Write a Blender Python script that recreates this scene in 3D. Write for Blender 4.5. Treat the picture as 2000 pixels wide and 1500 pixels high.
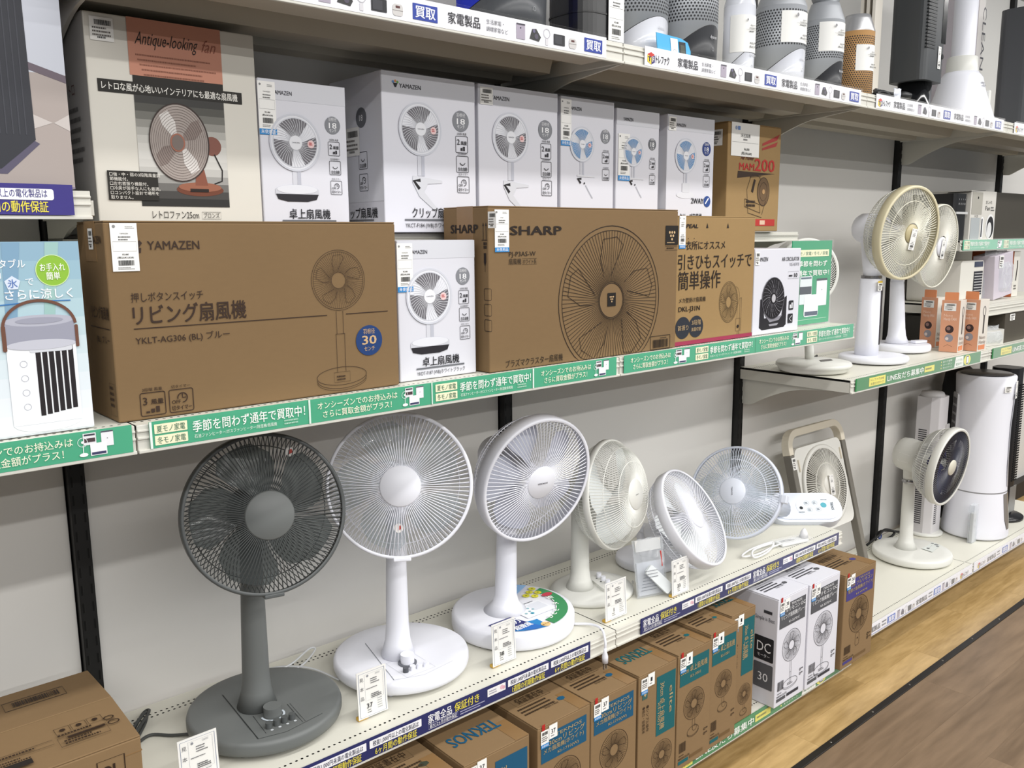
import bpy, bmesh, math, random
from mathutils import Vector, Matrix, Euler
random.seed(7)
for _o in list(bpy.data.objects): bpy.data.objects.remove(_o)
SC = bpy.context.scene
COL = SC.collection
PI = math.pi

# ------------------------------------------------------------------ camera
_yaw, _pit, _rol = 0.7152, 0.1668, -0.0079
_fw = Vector((math.sin(_yaw)*math.cos(_pit), math.cos(_yaw)*math.cos(_pit), -math.sin(_pit)))
_r0 = Vector((math.cos(_yaw), -math.sin(_yaw), 0)); _u0 = _r0.cross(_fw)
_r = math.cos(_rol)*_r0 + math.sin(_rol)*_u0; _u = -math.sin(_rol)*_r0 + math.cos(_rol)*_u0
CAM = bpy.data.cameras.new('camera'); CAM.sensor_width = 36; CAM.lens = 1706.29/2000*36; CAM.clip_start = .05
cam = bpy.data.objects.new('camera', CAM); COL.objects.link(cam)
cam.matrix_world = Matrix(((_r.x, _u.x, -_fw.x, -.4619), (_r.y, _u.y, -_fw.y, -1.9482), (_r.z, _u.z, -_fw.z, 1.6519), (0, 0, 0, 1)))
SC.camera = cam

# ------------------------------------------------------------------ light
W = bpy.data.worlds.new('shop_ambience'); SC.world = W; W.use_nodes = True
W.node_tree.nodes['Background'].inputs[0].default_value = (.93, .97, 1, 1)
W.node_tree.nodes['Background'].inputs[1].default_value = .16
def tube_row(x, y, z, lx, ly, power):
    l = bpy.data.lights.new('ceiling_light_row', 'AREA'); l.shape = 'RECTANGLE'; l.size = lx; l.size_y = ly
    l.energy = power; l.color = (1, .985, .96)
    o = bpy.data.objects.new('ceiling_light_row', l); COL.objects.link(o); o.location = (x, y, z)
for _y, _p in ((-1.45, 85), (-3.2, 160), (-4.9, 190), (-6.6, 200)):      # rows of ceiling tubes running along the aisle
    tube_row(2.2, _y, 3.3, 10, .14, _p)
SC.view_settings.view_transform = 'Standard'; SC.view_settings.look = 'None'
SC.view_settings.gamma = 1; SC.view_settings.use_curve_mapping = False
SC.view_settings.exposure = 0.32
# ------------------------------------------------------------------ materials
_MC = {}
def lin(h):
    h = h.lstrip('#'); c = [int(h[i:i+2], 16)/255 for i in (0, 2, 4)]
    return tuple(((v+.055)/1.055)**2.4 if v > .04045 else v/12.92 for v in c) + (1,)
def _new(name):
    m = bpy.data.materials.new(name); m.use_nodes = True
    return m, m.node_tree.nodes, m.node_tree.links, m.node_tree.nodes['Principled BSDF']
def mat(h, rough=.5, metal=0., spec=.5, vary=0., scale=40., bump=0., coat=0., name=None):
    k = (h, rough, metal, spec, vary, scale, bump, coat)
    if k in _MC: return _MC[k]
    m, N, L, b = _new(name or 'surface_'+h)
    c = lin(h); b.inputs['Base Color'].default_value = c
    b.inputs['Roughness'].default_value = rough; b.inputs['Metallic'].default_value = metal
    b.inputs['Specular IOR Level'].default_value = spec; b.inputs['Coat Weight'].default_value = coat
    if vary or bump:
        tc = N.new('ShaderNodeTexCoord'); nz = N.new('ShaderNodeTexNoise'); nz.inputs['Scale'].default_value = scale
        nz.inputs['Detail'].default_value = 5; L.new(tc.outputs['Object'], nz.inputs['Vector'])
        if vary:
            mx = N.new('ShaderNodeMixRGB'); mx.inputs[1].default_value = tuple(v*(1-vary) for v in c[:3])+(1,)
            mx.inputs[2].default_value = tuple(min(1, v*(1+vary)) for v in c[:3])+(1,)
            L.new(nz.outputs['Fac'], mx.inputs[0]); L.new(mx.outputs[0], b.inputs['Base Color'])
        if bump:
            bp = N.new('ShaderNodeBump'); bp.inputs['Strength'].default_value = bump; bp.inputs['Distance'].default_value = .002
            L.new(nz.outputs['Fac'], bp.inputs['Height']); L.new(bp.outputs[0], b.inputs['Normal'])
    _MC[k] = m; return m
def ink(h): return mat(h, .55, spec=.3, name='print_'+h.lstrip('#'))
def plast(h, rough=.38): return mat(h, rough, spec=.45, vary=.015, scale=3, name='plastic_'+h.lstrip('#'))
def steel(h, rough=.45): return mat(h, rough, spec=.4, vary=.03, scale=6, name='painted_steel_'+h.lstrip('#'))
def card(h):
    k = ('card', h)
    if k in _MC: return _MC[k]
    m, N, L, b = _new('cardboard_'+h.lstrip('#')); c = lin(h)
    b.inputs['Roughness'].default_value = .78; b.inputs['Specular IOR Level'].default_value = .25
    tc = N.new('ShaderNodeTexCoord'); oi = N.new('ShaderNodeObjectInfo')
    mp = N.new('ShaderNodeMapping'); mp.inputs['Scale'].default_value = (14, 14, 40); L.new(tc.outputs['Object'], mp.inputs[0])
    n1 = N.new('ShaderNodeTexNoise'); n1.inputs['Scale'].default_value = 4; n1.inputs['Detail'].default_value = 4; L.new(mp.outputs[0], n1.inputs['Vector'])
    n2 = N.new('ShaderNodeTexNoise'); n2.inputs['Scale'].default_value = 5; n2.inputs['Detail'].default_value = 6; L.new(tc.outputs['Object'], n2.inputs['Vector'])
    a = N.new('ShaderNodeMath'); a.operation = 'MULTIPLY_ADD'; a.inputs[1].default_value = .35; L.new(n1.outputs['Fac'], a.inputs[0]); 
    a2 = N.new('ShaderNodeMath'); a2.operation = 'MULTIPLY'; a2.inputs[1].default_value = .65; L.new(n2.outputs['Fac'], a2.inputs[0]); L.new(a2.outputs[0], a.inputs[2])
    mx = N.new('ShaderNodeMixRGB'); mx.inputs[1].default_value = tuple(v*.9 for v in c[:3])+(1,); mx.inputs[2].default_value = tuple(min(1, v*1.1) for v in c[:3])+(1,)
    L.new(a.outputs[0], mx.inputs[0]); L.new(mx.outputs[0], b.inputs['Base Color'])
    bp = N.new('ShaderNodeBump'); bp.inputs['Strength'].default_value = .08; bp.inputs['Distance'].default_value = .001; L.new(n1.outputs['Fac'], bp.inputs['Height']); L.new(bp.outputs[0], b.inputs['Normal'])
    _MC[k] = m; return m
def clear(tint='FFFFFF', amount=.8, rough=.05, ior=1.4):
    k = ('clear', tint, amount, rough, ior)
    if k in _MC: return _MC[k]
    m = bpy.data.materials.new('clear_plastic'); m.use_nodes = True; N = m.node_tree.nodes; L = m.node_tree.links
    b = N['Principled BSDF']; b.inputs['Base Color'].default_value = lin(tint); b.inputs['Roughness'].default_value = rough
    t = N.new('ShaderNodeBsdfTransparent'); t.inputs[0].default_value = lin(tint); mx = N.new('ShaderNodeMixShader'); fr = N.new('ShaderNodeLayerWeight'); fr.inputs[0].default_value = .5; pw = N.new('ShaderNodeMath'); pw.operation = 'POWER'; pw.inputs[1].default_value = 5.
    f0 = ((ior-1)/(ior+1))**2; ma = N.new('ShaderNodeMath'); ma.operation = 'MULTIPLY_ADD'; ma.inputs[1].default_value = 1-f0; ma.inputs[2].default_value = 1-amount+f0; ma.use_clamp = True
    L.new(fr.outputs['Facing'], pw.inputs[0]); L.new(pw.outputs[0], ma.inputs[0]); L.new(ma.outputs[0], mx.inputs[0]); L.new(t.outputs[0], mx.inputs[1]); L.new(b.outputs[0], mx.inputs[2])
    L.new(mx.outputs[0], N['Material Output'].inputs[0]); _MC[k] = m; return m

# ------------------------------------------------------------------ mesh building
class MB:
    def __init__(s): s.v = []; s.f = []; s.mi = []; s.sm = []
    def add(s, vs, fs, mi=0, smooth=False, T=None):
        o = len(s.v)
        if T is not None: vs = [T @ Vector(p) for p in vs]
        s.v += [tuple(p) for p in vs]
        for q in fs: s.f.append([i+o for i in q]); s.mi.append(mi); s.sm.append(smooth)
        return s
    def box(s, x0, x1, y0, y1, z0, z1, mi=0, T=None):
        return s.add([(x0,y0,z0),(x1,y0,z0),(x1,y1,z0),(x0,y1,z0),(x0,y0,z1),(x1,y0,z1),(x1,y1,z1),(x0,y1,z1)],
            [(0,3,2,1),(4,5,6,7),(0,1,5,4),(1,2,6,5),(2,3,7,6),(3,0,4,7)], mi, False, T)
    def lathe(s, prof, seg=40, T=None, mi=0, smooth=True, sx=1., sy=1.):
        vs = []; fs = []; rings = []
        for r, z in prof:
            if r < 1e-6: rings.append([len(vs)]); vs.append((0, 0, z))
            else:
                rings.append(list(range(len(vs), len(vs)+seg)))
                vs += [(r*sx*math.cos(2*PI*i/seg), r*sy*math.sin(2*PI*i/seg), z) for i in range(seg)]
        for a, b in zip(rings, rings[1:]):
            for i in range(seg):
                j = (i+1) % seg
                if len(a) == 1 and len(b) == 1: break
                if len(a) == 1: fs.append((a[0], b[j], b[i]))
                elif len(b) == 1: fs.append((a[i], a[j], b[0]))
                else: fs.append((a[i], a[j], b[j], b[i]))
        return s.add(vs, fs, mi, smooth, T)
    def tube(s, pts, r, sides=5, closed=False, mi=0, T=None, caps=True):
        pts = [Vector(p) for p in pts]; n = len(pts); vs = []; fs = []
        rs = r if isinstance(r, (list, tuple)) else [r]*n
        up = None
        for i, p in enumerate(pts):
            a = pts[(i-1) % n] if (closed or i) else p; b = pts[(i+1) % n] if (closed or i < n-1) else p
            t = (b-a).normalized()
            if up is None: up = Vector((0, 0, 1)) if abs(t.z) < .9 else Vector((1, 0, 0))
            e = t.cross(up)
            if e.length < 1e-6: e = t.orthogonal()
            e.normalize(); up = e.cross(t).normalized()
            for k in range(sides):
                w = 2*PI*k/sides; vs.append(p + rs[i]*(math.cos(w)*e + math.sin(w)*up))
        for i in range(n if closed else n-1):
            for k in range(sides):
                a = i*sides; b = ((i+1) % n)*sides; l = (k+1) % sides
                fs.append((a+k, a+l, b+l, b+k))
        if caps and not closed: fs += [tuple(range(sides))[::-1], tuple((n-1)*sides+k for k in range(sides))]
        return s.add(vs, fs, mi, sides > 4, T)
    def cyl(s, r, z0, z1, T=None, seg=24, mi=0): return s.prism([(r*math.cos(2*PI*i/seg), r*math.sin(2*PI*i/seg)) for i in range(seg)], z0, z1, T, mi, True)
    def prism(s, poly, a, b, T=None, mi=0, smooth=False):   # polygon in xy, extruded along z
        n = len(poly); vs = [(x, y, a) for x, y in poly]+[(x, y, b) for x, y in poly]
        s.add(vs, [tuple(range(n))[::-1], tuple(range(n, 2*n))], mi, False, T)
        return s.add(vs, [(i, (i+1) % n, n+(i+1) % n, n+i) for i in range(n)], mi, smooth, T)
    def loft(s, rings, mi=0, smooth=True, T=None, caps=True):  # rings: lists of equal length
        n = len(rings[0]); vs = [p for r in rings for p in r]; fs = []
        for i in range(len(rings)-1):
            for k in range(n): fs.append((i*n+k, i*n+(k+1) % n, (i+1)*n+(k+1) % n, (i+1)*n+k))
        if caps: fs += [tuple(range(n))[::-1], tuple((len(rings)-1)*n+k for k in range(n))]
        return s.add(vs, fs, mi, smooth, T)
    def mesh(s, name):
        me = bpy.data.meshes.new(name); me.from_pydata(s.v, [], s.f)
        me.polygons.foreach_set('material_index', s.mi); me.polygons.foreach_set('use_smooth', s.sm); me.update(); return me
    def build(s, name, mats, parent=None, bevel=0, solid=0, sub=0, seg=2, loc=None):
        me = s.mesh(name)
        for m in (mats if isinstance(mats, (list, tuple)) else [mats]): me.materials.append(m)
        return link(name, me, parent, bevel, solid, sub, seg, loc)
def link(name, me, parent=None, bevel=0, solid=0, sub=0, seg=2, loc=None):
    o = bpy.data.objects.new(name, me); COL.objects.link(o)
    if parent: o.parent = parent
    if loc: o.location = loc
    if solid: md = o.modifiers.new('thickness', 'SOLIDIFY'); md.thickness = solid; md.offset = 0
    if bevel: md = o.modifiers.new('soft_edges', 'BEVEL'); md.width = bevel; md.segments = seg; md.limit_method = 'ANGLE'; md.angle_limit = .6; md.harden_normals = False
    if sub: md = o.modifiers.new('smooth', 'SUBSURF'); md.levels = sub; md.render_levels = sub
    return o
def rrect(w, h, r, n=5, cx=0, cy=0):
    out = []
    for (sx, sy, a0) in ((1, 1, 0), (-1, 1, 90), (-1, -1, 180), (1, -1, 270)):
        for k in range(n+1):
            a = math.radians(a0+90*k/n); out.append((cx+sx*(w/2-r)+r*math.cos(a), cy+sy*(h/2-r)+r*math.sin(a)))
    return out
def thing(name, label, cat, loc=(0, 0, 0), rz=0, group=None, rot=None):
    o = bpy.data.objects.new(name, None); COL.objects.link(o); o.location = loc; o.empty_display_size = .05
    o.rotation_euler = rot if rot else (0, 0, rz); o['label'] = label; o['category'] = cat
    if group: o['group'] = group
    return o
def tag(o, label, cat, group=None):
    o['label'] = label; o['category'] = cat
    if group: o['group'] = group
    return o
def struct(o, label=None, cat=None):
    o['kind'] = 'structure'
    if label: o['label'] = label; o['category'] = cat
    return o
def TR(x=0, y=0, z=0, rx=0, ry=0, rz=0):
    return Matrix.Translation((x, y, z)) @ Euler((rx, ry, rz)).to_matrix().to_4x4()

# ------------------------------------------------------------------ flat print on a face
_TX = {}
def _text(s, bold, shear):
    k = (s, bold, shear)
    if k not in _TX:
        c = bpy.data.curves.new('lettering', 'FONT'); c.body = s; c.resolution_u = 2; c.offset = bold; c.shear = shear
        o = bpy.data.objects.new('lettering', c); me = bpy.data.meshes.new_from_object(o)
        vs = [(p.co.x, p.co.y) for p in me.vertices]; fs = [tuple(p.vertices) for p in me.polygons]
        bpy.data.objects.remove(o); bpy.data.meshes.remove(me); bpy.data.curves.remove(c)
        _TX[k] = (vs, fs, min(p[0] for p in vs), max(p[0] for p in vs), min(p[1] for p in vs), max(p[1] for p in vs)) if vs else None
    return _TX[k]
class Print:
    """Inks laid on a plane: o origin, u right, v up, in the parent's local frame."""
    def __init__(s, o, u, v):
        s.o = Vector(o); s.u = Vector(u).normalized(); s.v = Vector(v).normalized(); s.n = s.u.cross(s.v); s.mb = MB(); s.m = []; s.ymin = None; s.k = 0
    def _put(s, p2, fs, m, L):
        if m not in s.m: s.m.append(m)
        s.k += 1; e = .0005+.0004*L+.000009*s.k
        if s.ymin is not None: p2 = [(x, max(y, s.ymin)) for x, y in p2]
        s.mb.add([s.o+s.u*x+s.v*y+s.n*e for x, y in p2], fs, s.m.index(m))
    def _m(s, m): return ink(m) if isinstance(m, str) else m
    def poly(s, p, m, L=1): s._put(p, [tuple(range(len(p)))], s._m(m), L)
    def rect(s, x, y, w, h, m, L=1, r=0):
        s.poly(rrect(w, h, r, 3, x+w/2, y+h/2) if r else [(x, y), (x+w, y), (x+w, y+h), (x, y+h)], m, L)
    def strips(s, rs, m, L=1):
        p = []; f = []
        for x, y, w, h in rs: f.append(tuple(len(p)+i for i in range(4))); p += [(x, y), (x+w, y), (x+w, y+h), (x, y+h)]
        s._put(p, f, s._m(m), L)
    def disc(s, x, y, r, m, L=1, ry=None, seg=28): s.poly([(x+r*math.cos(2*PI*i/seg), y+(ry or r)*math.sin(2*PI*i/seg)) for i in range(seg)], m, L)
    def path(s, pts, w, m, L=1, closed=False):
        n = len(pts); A = []; f = []
        for i in range(n):
            a = pts[i-1] if (i or closed) else pts[i]; b = pts[(i+1) % n] if (i < n-1 or closed) else pts[i]
            dx, dy = b[0]-a[0], b[1]-a[1]; l = math.hypot(dx, dy) or 1
            A += [(pts[i][0]-dy/l*w/2, pts[i][1]+dx/l*w/2), (pts[i][0]+dy/l*w/2, pts[i][1]-dx/l*w/2)]
        for i in range(n if closed else n-1): j = (i+1) % n; f.append((2*i, 2*i+1, 2*j+1, 2*j))
        s._put(A, f, s._m(m), L)
    def frame(s, x, y, w, h, t, m, L=1, r=0): s.path(rrect(w, h, r, 3, x+w/2, y+h/2) if r else [(x, y), (x+w, y), (x+w, y+h), (x, y+h)], t, m, L, True)
    def ring(s, x, y, r, t, m, L=1, ry=None, a0=0, a1=360, seg=40):
        full = a1-a0 >= 360; n = seg if full else seg+1
        s.path([(x+r*math.cos(math.radians(a0+(a1-a0)*i/seg)), y+(ry or r)*math.sin(math.radians(a0+(a1-a0)*i/seg))) for i in range(n)], t, m, L, full)
    def text(s, t, x, y, h, m, w=None, bold=.0, L=2, al='l', shear=0., rot=0.):
        g = _text(t, 0., shear)
        if not g: return
        vs, fs, x0, x1, y0, y1 = g; k = h/.75; kx = k if w is None else w/max(1e-6, x1-x0)
        W_ = (x1-x0)*kx; ox = -x0*kx - (0 if al == 'l' else W_/2 if al == 'c' else W_)
        ca, sa = math.cos(rot), math.sin(rot)
        P = [((px*kx+ox), py*k) for px, py in vs]
        sh = [(0, 0)] if not bold else [(q*bold*.9*kx, q*bold*.5*k) for q in (-1, 1)]+[(bold*.9*kx, -bold*.5*k)]
        for j, (dx, dy) in enumerate(sh): s._put([(x+ca*(a+dx)-sa*(b+dy), y+sa*(a+dx)+ca*(b+dy)) for a, b in P], fs, s._m(m), L+j*.12)
    def lines(s, x, y, w, n, dy, h, m, L=2, seed=1):      # small unreadable type
        rnd = random.Random(seed); rs = []
        for i in range(n):
            cx = x; end = x+w*rnd.uniform(.7, 1)
            while cx < end:
                ww = h*rnd.uniform(.5, .95); rs.append((cx, y-i*dy, min(ww, end-cx+.0001), h)); cx += ww+h*.3
        s.strips(rs, m, L)
    def barcode(s, x, y, w, h, m='202020', L=2, seed=3):
        rnd = random.Random(seed); rs = []; cx = x
        while cx < x+w: ww = w*rnd.choice((.012, .02, .035)); rs.append((cx, y, min(ww, x+w-cx), h)); cx += ww+w*rnd.choice((.012, .02))
        s.strips(rs, m, L)
    def build(s, name, parent):
        o = s.mb.build(name, s.m, parent) if s.mb.v else None
        if o: o['kind'] = 'stuff'
        return o
# ------------------------------------------------------------------ the setting
BAY = 1.2
def wood_mat(name, a, b, rough, gscale, streak):
    m, N, L, p = _new(name); tc = N.new('ShaderNodeTexCoord'); oi = N.new('ShaderNodeObjectInfo')
    mp = N.new('ShaderNodeMapping'); mp.inputs['Scale'].default_value = (1.3*gscale, 9*gscale, 1)
    ad = N.new('ShaderNodeVectorMath'); ad.operation = 'ADD'; cm = N.new('ShaderNodeCombineXYZ')
    mu = N.new('ShaderNodeMath'); mu.operation = 'MULTIPLY'; mu.inputs[1].default_value = 37.; L.new(oi.outputs['Random'], mu.inputs[0])
    L.new(mu.outputs[0], cm.inputs[0]); L.new(mu.outputs[0], cm.inputs[1]); L.new(tc.outputs['Object'], ad.inputs[0]); L.new(cm.outputs[0], ad.inputs[1])
    L.new(ad.outputs[0], mp.inputs[0])
    n1 = N.new('ShaderNodeTexNoise'); n1.inputs['Scale'].default_value = 2.2; n1.inputs['Detail'].default_value = 8; n1.inputs['Distortion'].default_value = streak; L.new(mp.outputs[0], n1.inputs['Vector'])
    n2 = N.new('ShaderNodeTexNoise'); n2.inputs['Scale'].default_value = 9; n2.inputs['Detail'].default_value = 6; L.new(mp.outputs[0], n2.inputs['Vector'])
    a1 = N.new('ShaderNodeMath'); a1.operation = 'MULTIPLY_ADD'; a1.inputs[1].default_value = .7; L.new(n1.outputs['Fac'], a1.inputs[0])
    a2 = N.new('ShaderNodeMath'); a2.operation = 'MULTIPLY_ADD'; a2.inputs[1].default_value = .35; L.new(n2.outputs['Fac'], a2.inputs[0])
    a3 = N.new('ShaderNodeMath'); a3.operation = 'MULTIPLY_ADD'; a3.inputs[1].default_value = .10; a3.inputs[2].default_value = -.08; L.new(oi.outputs['Random'], a3.inputs[0]); L.new(a3.outputs[0], a2.inputs[2]); L.new(a2.outputs[0], a1.inputs[2])
    cr = N.new('ShaderNodeValToRGB'); cr.color_ramp.elements[0].position = .3; cr.color_ramp.elements[0].color = lin(a); cr.color_ramp.elements[1].position = .75; cr.color_ramp.elements[1].color = lin(b)
    L.new(a1.outputs[0], cr.inputs[0]); L.new(cr.outputs[0], p.inputs['Base Color']); p.inputs['Roughness'].default_value = rough
    p.inputs['Specular IOR Level'].default_value = .45
    return m
M_MAPLE = wood_mat('pale_wood_floor', '9C7F50', 'D0B07C', .28, 1.1, .5)
M_VINYL = wood_mat('grey_brown_wood_vinyl', '66533F', '8C755D', .40, .55, 1.2)
fl = struct(MB().box(-1.5, 6.6, -2.4, .3, -.05, -.012).build('floor', mat('3A3026', .8)), 'grey brown and pale wood plank floor below the shelving', 'floor')
_pm = MB().box(0, .8994, 0, .0995, -.012, 0).mesh('plank'); _pm.materials.append(M_MAPLE)
for r in range(7):
    for k in range(8):
        link('plank', _pm, fl, loc=(-.6+.9*k+(.405 if r % 2 else -.09)*1., -.627+.1*r-.0+.001, 0))
_vm = MB().box(0, 1.1997, 0, .1797, -.012, 0).mesh('plank'); _vm.materials.append(M_VINYL)
for r in range(8):
    for k in range(6):
        link('plank', _vm, fl, loc=(-.9+1.2*k+.43*(r % 3), -.652-.18*(r+1)+.001, 0))
tr = struct(MB().box(-1, 6, -.652, -.627, -.012, .004).build('trim_1', mat('17130F', .45), bevel=.0015), 'black metal joint strip between the two wood floors', 'floor trim')
_sm = MB().lathe([(0, .0012), (.0035, .0012), (.0045, 0)], 10).mesh('screw'); _sm.materials.append(mat('77736C', .3, .8))
for k in range(14): link('screw', _sm, tr, loc=(.93+.281*k, -.638, .004))
wl = struct(MB().box(-1.5, 6.5, .055, .09, 0, 3.0).build('wall_back', mat('8D8B86', .8)), 'white back panels of the shelving between black posts', 'wall')
M_PANEL = mat('D6D4D0', .6, spec=.3, vary=.02, scale=1.5, name='off_white_panel')
for i in range(-1, 5):
    MB().box(i*BAY+.033, (i+1)*BAY-.006, .022, .034, .02, 2.9).build('back_panel', M_PANEL, wl, bevel=.002)
MB().box(-1.5, 6.5, -.03, .055, 0, .10).build('dark_void_board', mat('2B2622', .7), wl)  # added dark board standing in for the shaded void under the base shelves
M_BLACK = steel('121212', .5)
POSTN = ('behind the portable cooler carton', 'behind the third pedestal fan', 'behind the wall fan that faces left', 'behind the cream rimmed fan', 'at the far right behind the dark cartons')
for i in range(5):
    t = thing('shelf_upright', 'black slotted steel shelf post '+POSTN[i], 'shelf post', (i*BAY, .02, 0), group='black shelf posts')
    MB().box(-.003, .030, -.022, .03, 0, 2.9).build('post', M_BLACK, t, bevel=.002)
    P = Print((-.003, -.022, 0), (1, 0, 0), (0, 0, 1))
    P.strips([(x, .3+.04*k, .004, .022) for x in (.004, .024) for k in range(62)], '000000', 0)
    P.strips([(x+.004, .3+.04*k, .0008, .022) for x in (.004, .024) for k in range(62)], '2C2C2C', 0)
    P.build('slots', t)['kind'] = 'stuff'

# ------------------------------------------------------------------ shelves
M_DECK = steel('DAD8CC', .42); M_RAIL = steel('D3D1C8', .4); M_UNDER = steel('B9B2A2', .5)
M_HOLE = mat('0A0A0A', .9)
def perforated(x0, x1, y, rows, pitch=.0125, mb=None):
    mb = mb or MB(); n = int((x1-x0)/pitch); r = .0030
    for j in range(rows):
        for i in range(n):
            cx = x0+pitch*(i+.5); cy = y+pitch*(j+.5); h = pitch/2; vs = [(cx-h, cy-h, 0), (cx+h, cy-h, 0), (cx+h, cy+h, 0), (cx-h, cy+h, 0)]
            vs += [(cx+r*math.cos(PI/8+k*PI/4-PI*3/4), cy+r*.9*math.sin(PI/8+k*PI/4-PI*3/4), 0) for k in range(8)]
            mb.add(vs, [(0, 1, 6, 5, 4), (1, 2, 8, 7, 6), (2, 3, 10, 9, 8), (3, 0, 4, 11, 10)])
    return mb, x0+n*pitch
_DECK = {}
def deck_mesh(d):
    if d in _DECK: return _DECK[d]
    mb = MB(); x0, x1 = .0015, BAY-.0015
    mb, xe = perforated(x0, x1, -d+.02, 1); perforated(x0, x1, -d+.0325, 1, mb=mb) if d < .3 else None
    if d >= .3: perforated(x0, x1, -.062, 2, mb=mb)
    yb = -d+.02+.0125*(2 if d < .3 else 1)
    def q(a, b, c, e): mb.add([(a, c, 0), (b, c, 0), (b, e, 0), (a, e, 0)], [(0, 1, 2, 3)])
    q(x0, x1, -d, -d+.02); q(xe, x1, -d+.02, yb)
    if d >= .3: q(x0, x1, yb, -.062); q(x0, x1, -.037, 0); q(xe, x1, -.062, -.037)
    else: q(x0, x1, yb, 0)
    mb.box(x0, x1, -d, 0, -.008, -.006, 1)
    me = mb.mesh('deck'); me.materials.append(M_DECK); me.materials.append(M_HOLE); _DECK[d] = me; return me
def shelf(i, z, d, label, h=.045, ribs=False, grp='steel shelf boards'):
    t = thing('shelf_board', label, 'shelf', (i*BAY, -.002, z+h), group=grp)
    link('deck', deck_mesh(d), t)
    w0, w1 = .0015, BAY-.0015
    mb = MB(); mb.box(w0, w1, -d-.003, -d+.001, -h, 0); mb.box(w0, w1, -d-.008, -d, -h-.003, -h+.003); mb.box(w0, w1, -d-.006, -d, -.012, -.008)
    mb.box(w0, w1, -d-.006, -d, -h*.55, -h*.45)
    mb.build('price_rail', M_RAIL, t, bevel=.0012)
    for x in (w0, w1-.003): MB().box(x, x+.003, -d+.002, 0, -h, -.008).build('side_lip', M_RAIL, t)
    mb = MB(); mb.box(w0+.003, w1-.003, -d+.001, -.0, -.012, -.0085); mb.build('underside', M_UNDER, t)
    if ribs:
        for (a, b, hh) in ((-d+.012, -d+.11, .028), (-d+.20, -d+.30, .033), (-.10, -.012, .033)):
            MB().prism([(a, 0), (a+.012, -hh), (b-.012, -hh), (b, 0)], w0+.04, w1-.04, T=Matrix(((0, 0, 1, 0), (1, 0, 0, 0), (0, 1, 0, -.012), (0, 0, 0, 1)))).build('stiffener', M_UNDER, t)
    return t
TOPZ, MIDZ, LOWZ = 2.066, 1.300, .5566
for i, nm in ((0, 'above the retro fan carton'), (1, 'above the blue blade fan cartons'), (2, 'above the cream rimmed fan'), (3, 'at the far upper right')):
    shelf(i, TOPZ, .45, 'top steel shelf board '+nm, ribs=True, grp='top shelf boards')
for i, nm in ((-1, 'under the portable cooler carton at left'), (0, 'under the large brown fan cartons'), (1, 'under the wall fan carton and poster')):
    shelf(i, MIDZ, .45, 'middle steel shelf board '+nm, grp='middle shelf boards')
for i, nm in ((-1, 'under the open brown carton at left'), (0, 'under the grey fan and two white fans'), (1, 'under the tilted white fan heads')):
    shelf(i, LOWZ, .45, 'low cream steel shelf board '+nm, grp='low shelf boards')
for i, nm in ((2, 'under the cream rimmed fan'), (3, 'under the dark wrapped cartons at right')):
    shelf(i, 1.103, .45, 'cream steel shelf board '+nm, grp='right shelf boards')
for i, nm in ((0, 'behind the large brown carton'), (1, 'under the air mover carton')):
    shelf(i, 1.632, .22, 'shallow rear shelf board '+nm, h=.03, grp='shallow shelf boards')
shelf(-1, 1.690, .315, 'shallow shelf board with purple sign at upper left')
shelf(3, 1.575, .295, 'shallow shelf board with pale green sign at right')
shelf(3, 1.290, .40, 'cream shelf board under the white heater at right')
for i, nm in ((-1, 'at lower left'), (0, 'under the nearest brown fan cartons'), (1, 'under the white fan cartons')):
    shelf(i, .115, .51, 'lowest shelf board '+nm, grp='lowest shelf boards')
for i, nm in ((2, 'under the dark faced fan'), (3, 'under the white tower humidifier')):
    shelf(i, .121, .454, 'lowest cream shelf board '+nm, grp='lowest shelf boards')
def bracket(i, z, d, label, hb=.095, left=True):
    t = thing('shelf_bracket', label, 'bracket', (i*BAY+(.022 if left else .005), -.004, z), group='shelf brackets')
    n = 8; pts = [(0, .03), (-d+.02, .03), (-d+.02, .004)]
    for k in range(n+1):
        s = k/n; pts.append((-d*.62*(1-s)-.045*s, -.012-(hb-.012)*(s**1.6)))
    pts += [(-.03, -hb-.006), (0, -hb-.004)]
    MB().prism(pts, -.0035, .0035, T=Matrix(((0, 0, 1, 0), (1, 0, 0, 0), (0, 1, 0, 0), (0, 0, 0, 1)))).build('plate', M_RAIL, t, bevel=.001)
    mb = MB()
    for k in range(3): mb.box(-.003, .003, 0, .012, -.085+.035*k, -.07+.035*k)
    mb.build('hooks', M_RAIL, t)['kind'] = 'stuff'
for i in range(5): bracket(i, TOPZ-.001, .45, 'steel bracket holding the top shelf at the %s black post' % ('first', 'second', 'third', 'fourth', 'fifth')[i])
for i in (0, 1, 2): bracket(i, MIDZ-.001, .45, 'steel bracket holding the middle shelf at the %s black post' % ('first', 'second', 'third')[i], left=(i != 2))
for i in (2, 3): bracket(i, 1.103, .45, 'steel bracket under the right shelf at the %s black post' % ('third', 'fourth')[i-2])
bracket(3, 1.575, .295, 'short steel bracket under the pale green sign shelf', .07); bracket(2, 1.632, .22, 'short steel bracket at the end of the shallow shelf', .06, False)
bracket(0, 1.69, .315, 'short steel bracket beside the purple sign', .07, False); bracket(2, LOWZ, .45, 'steel bracket at the right end of the low shelf', left=False)
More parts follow.
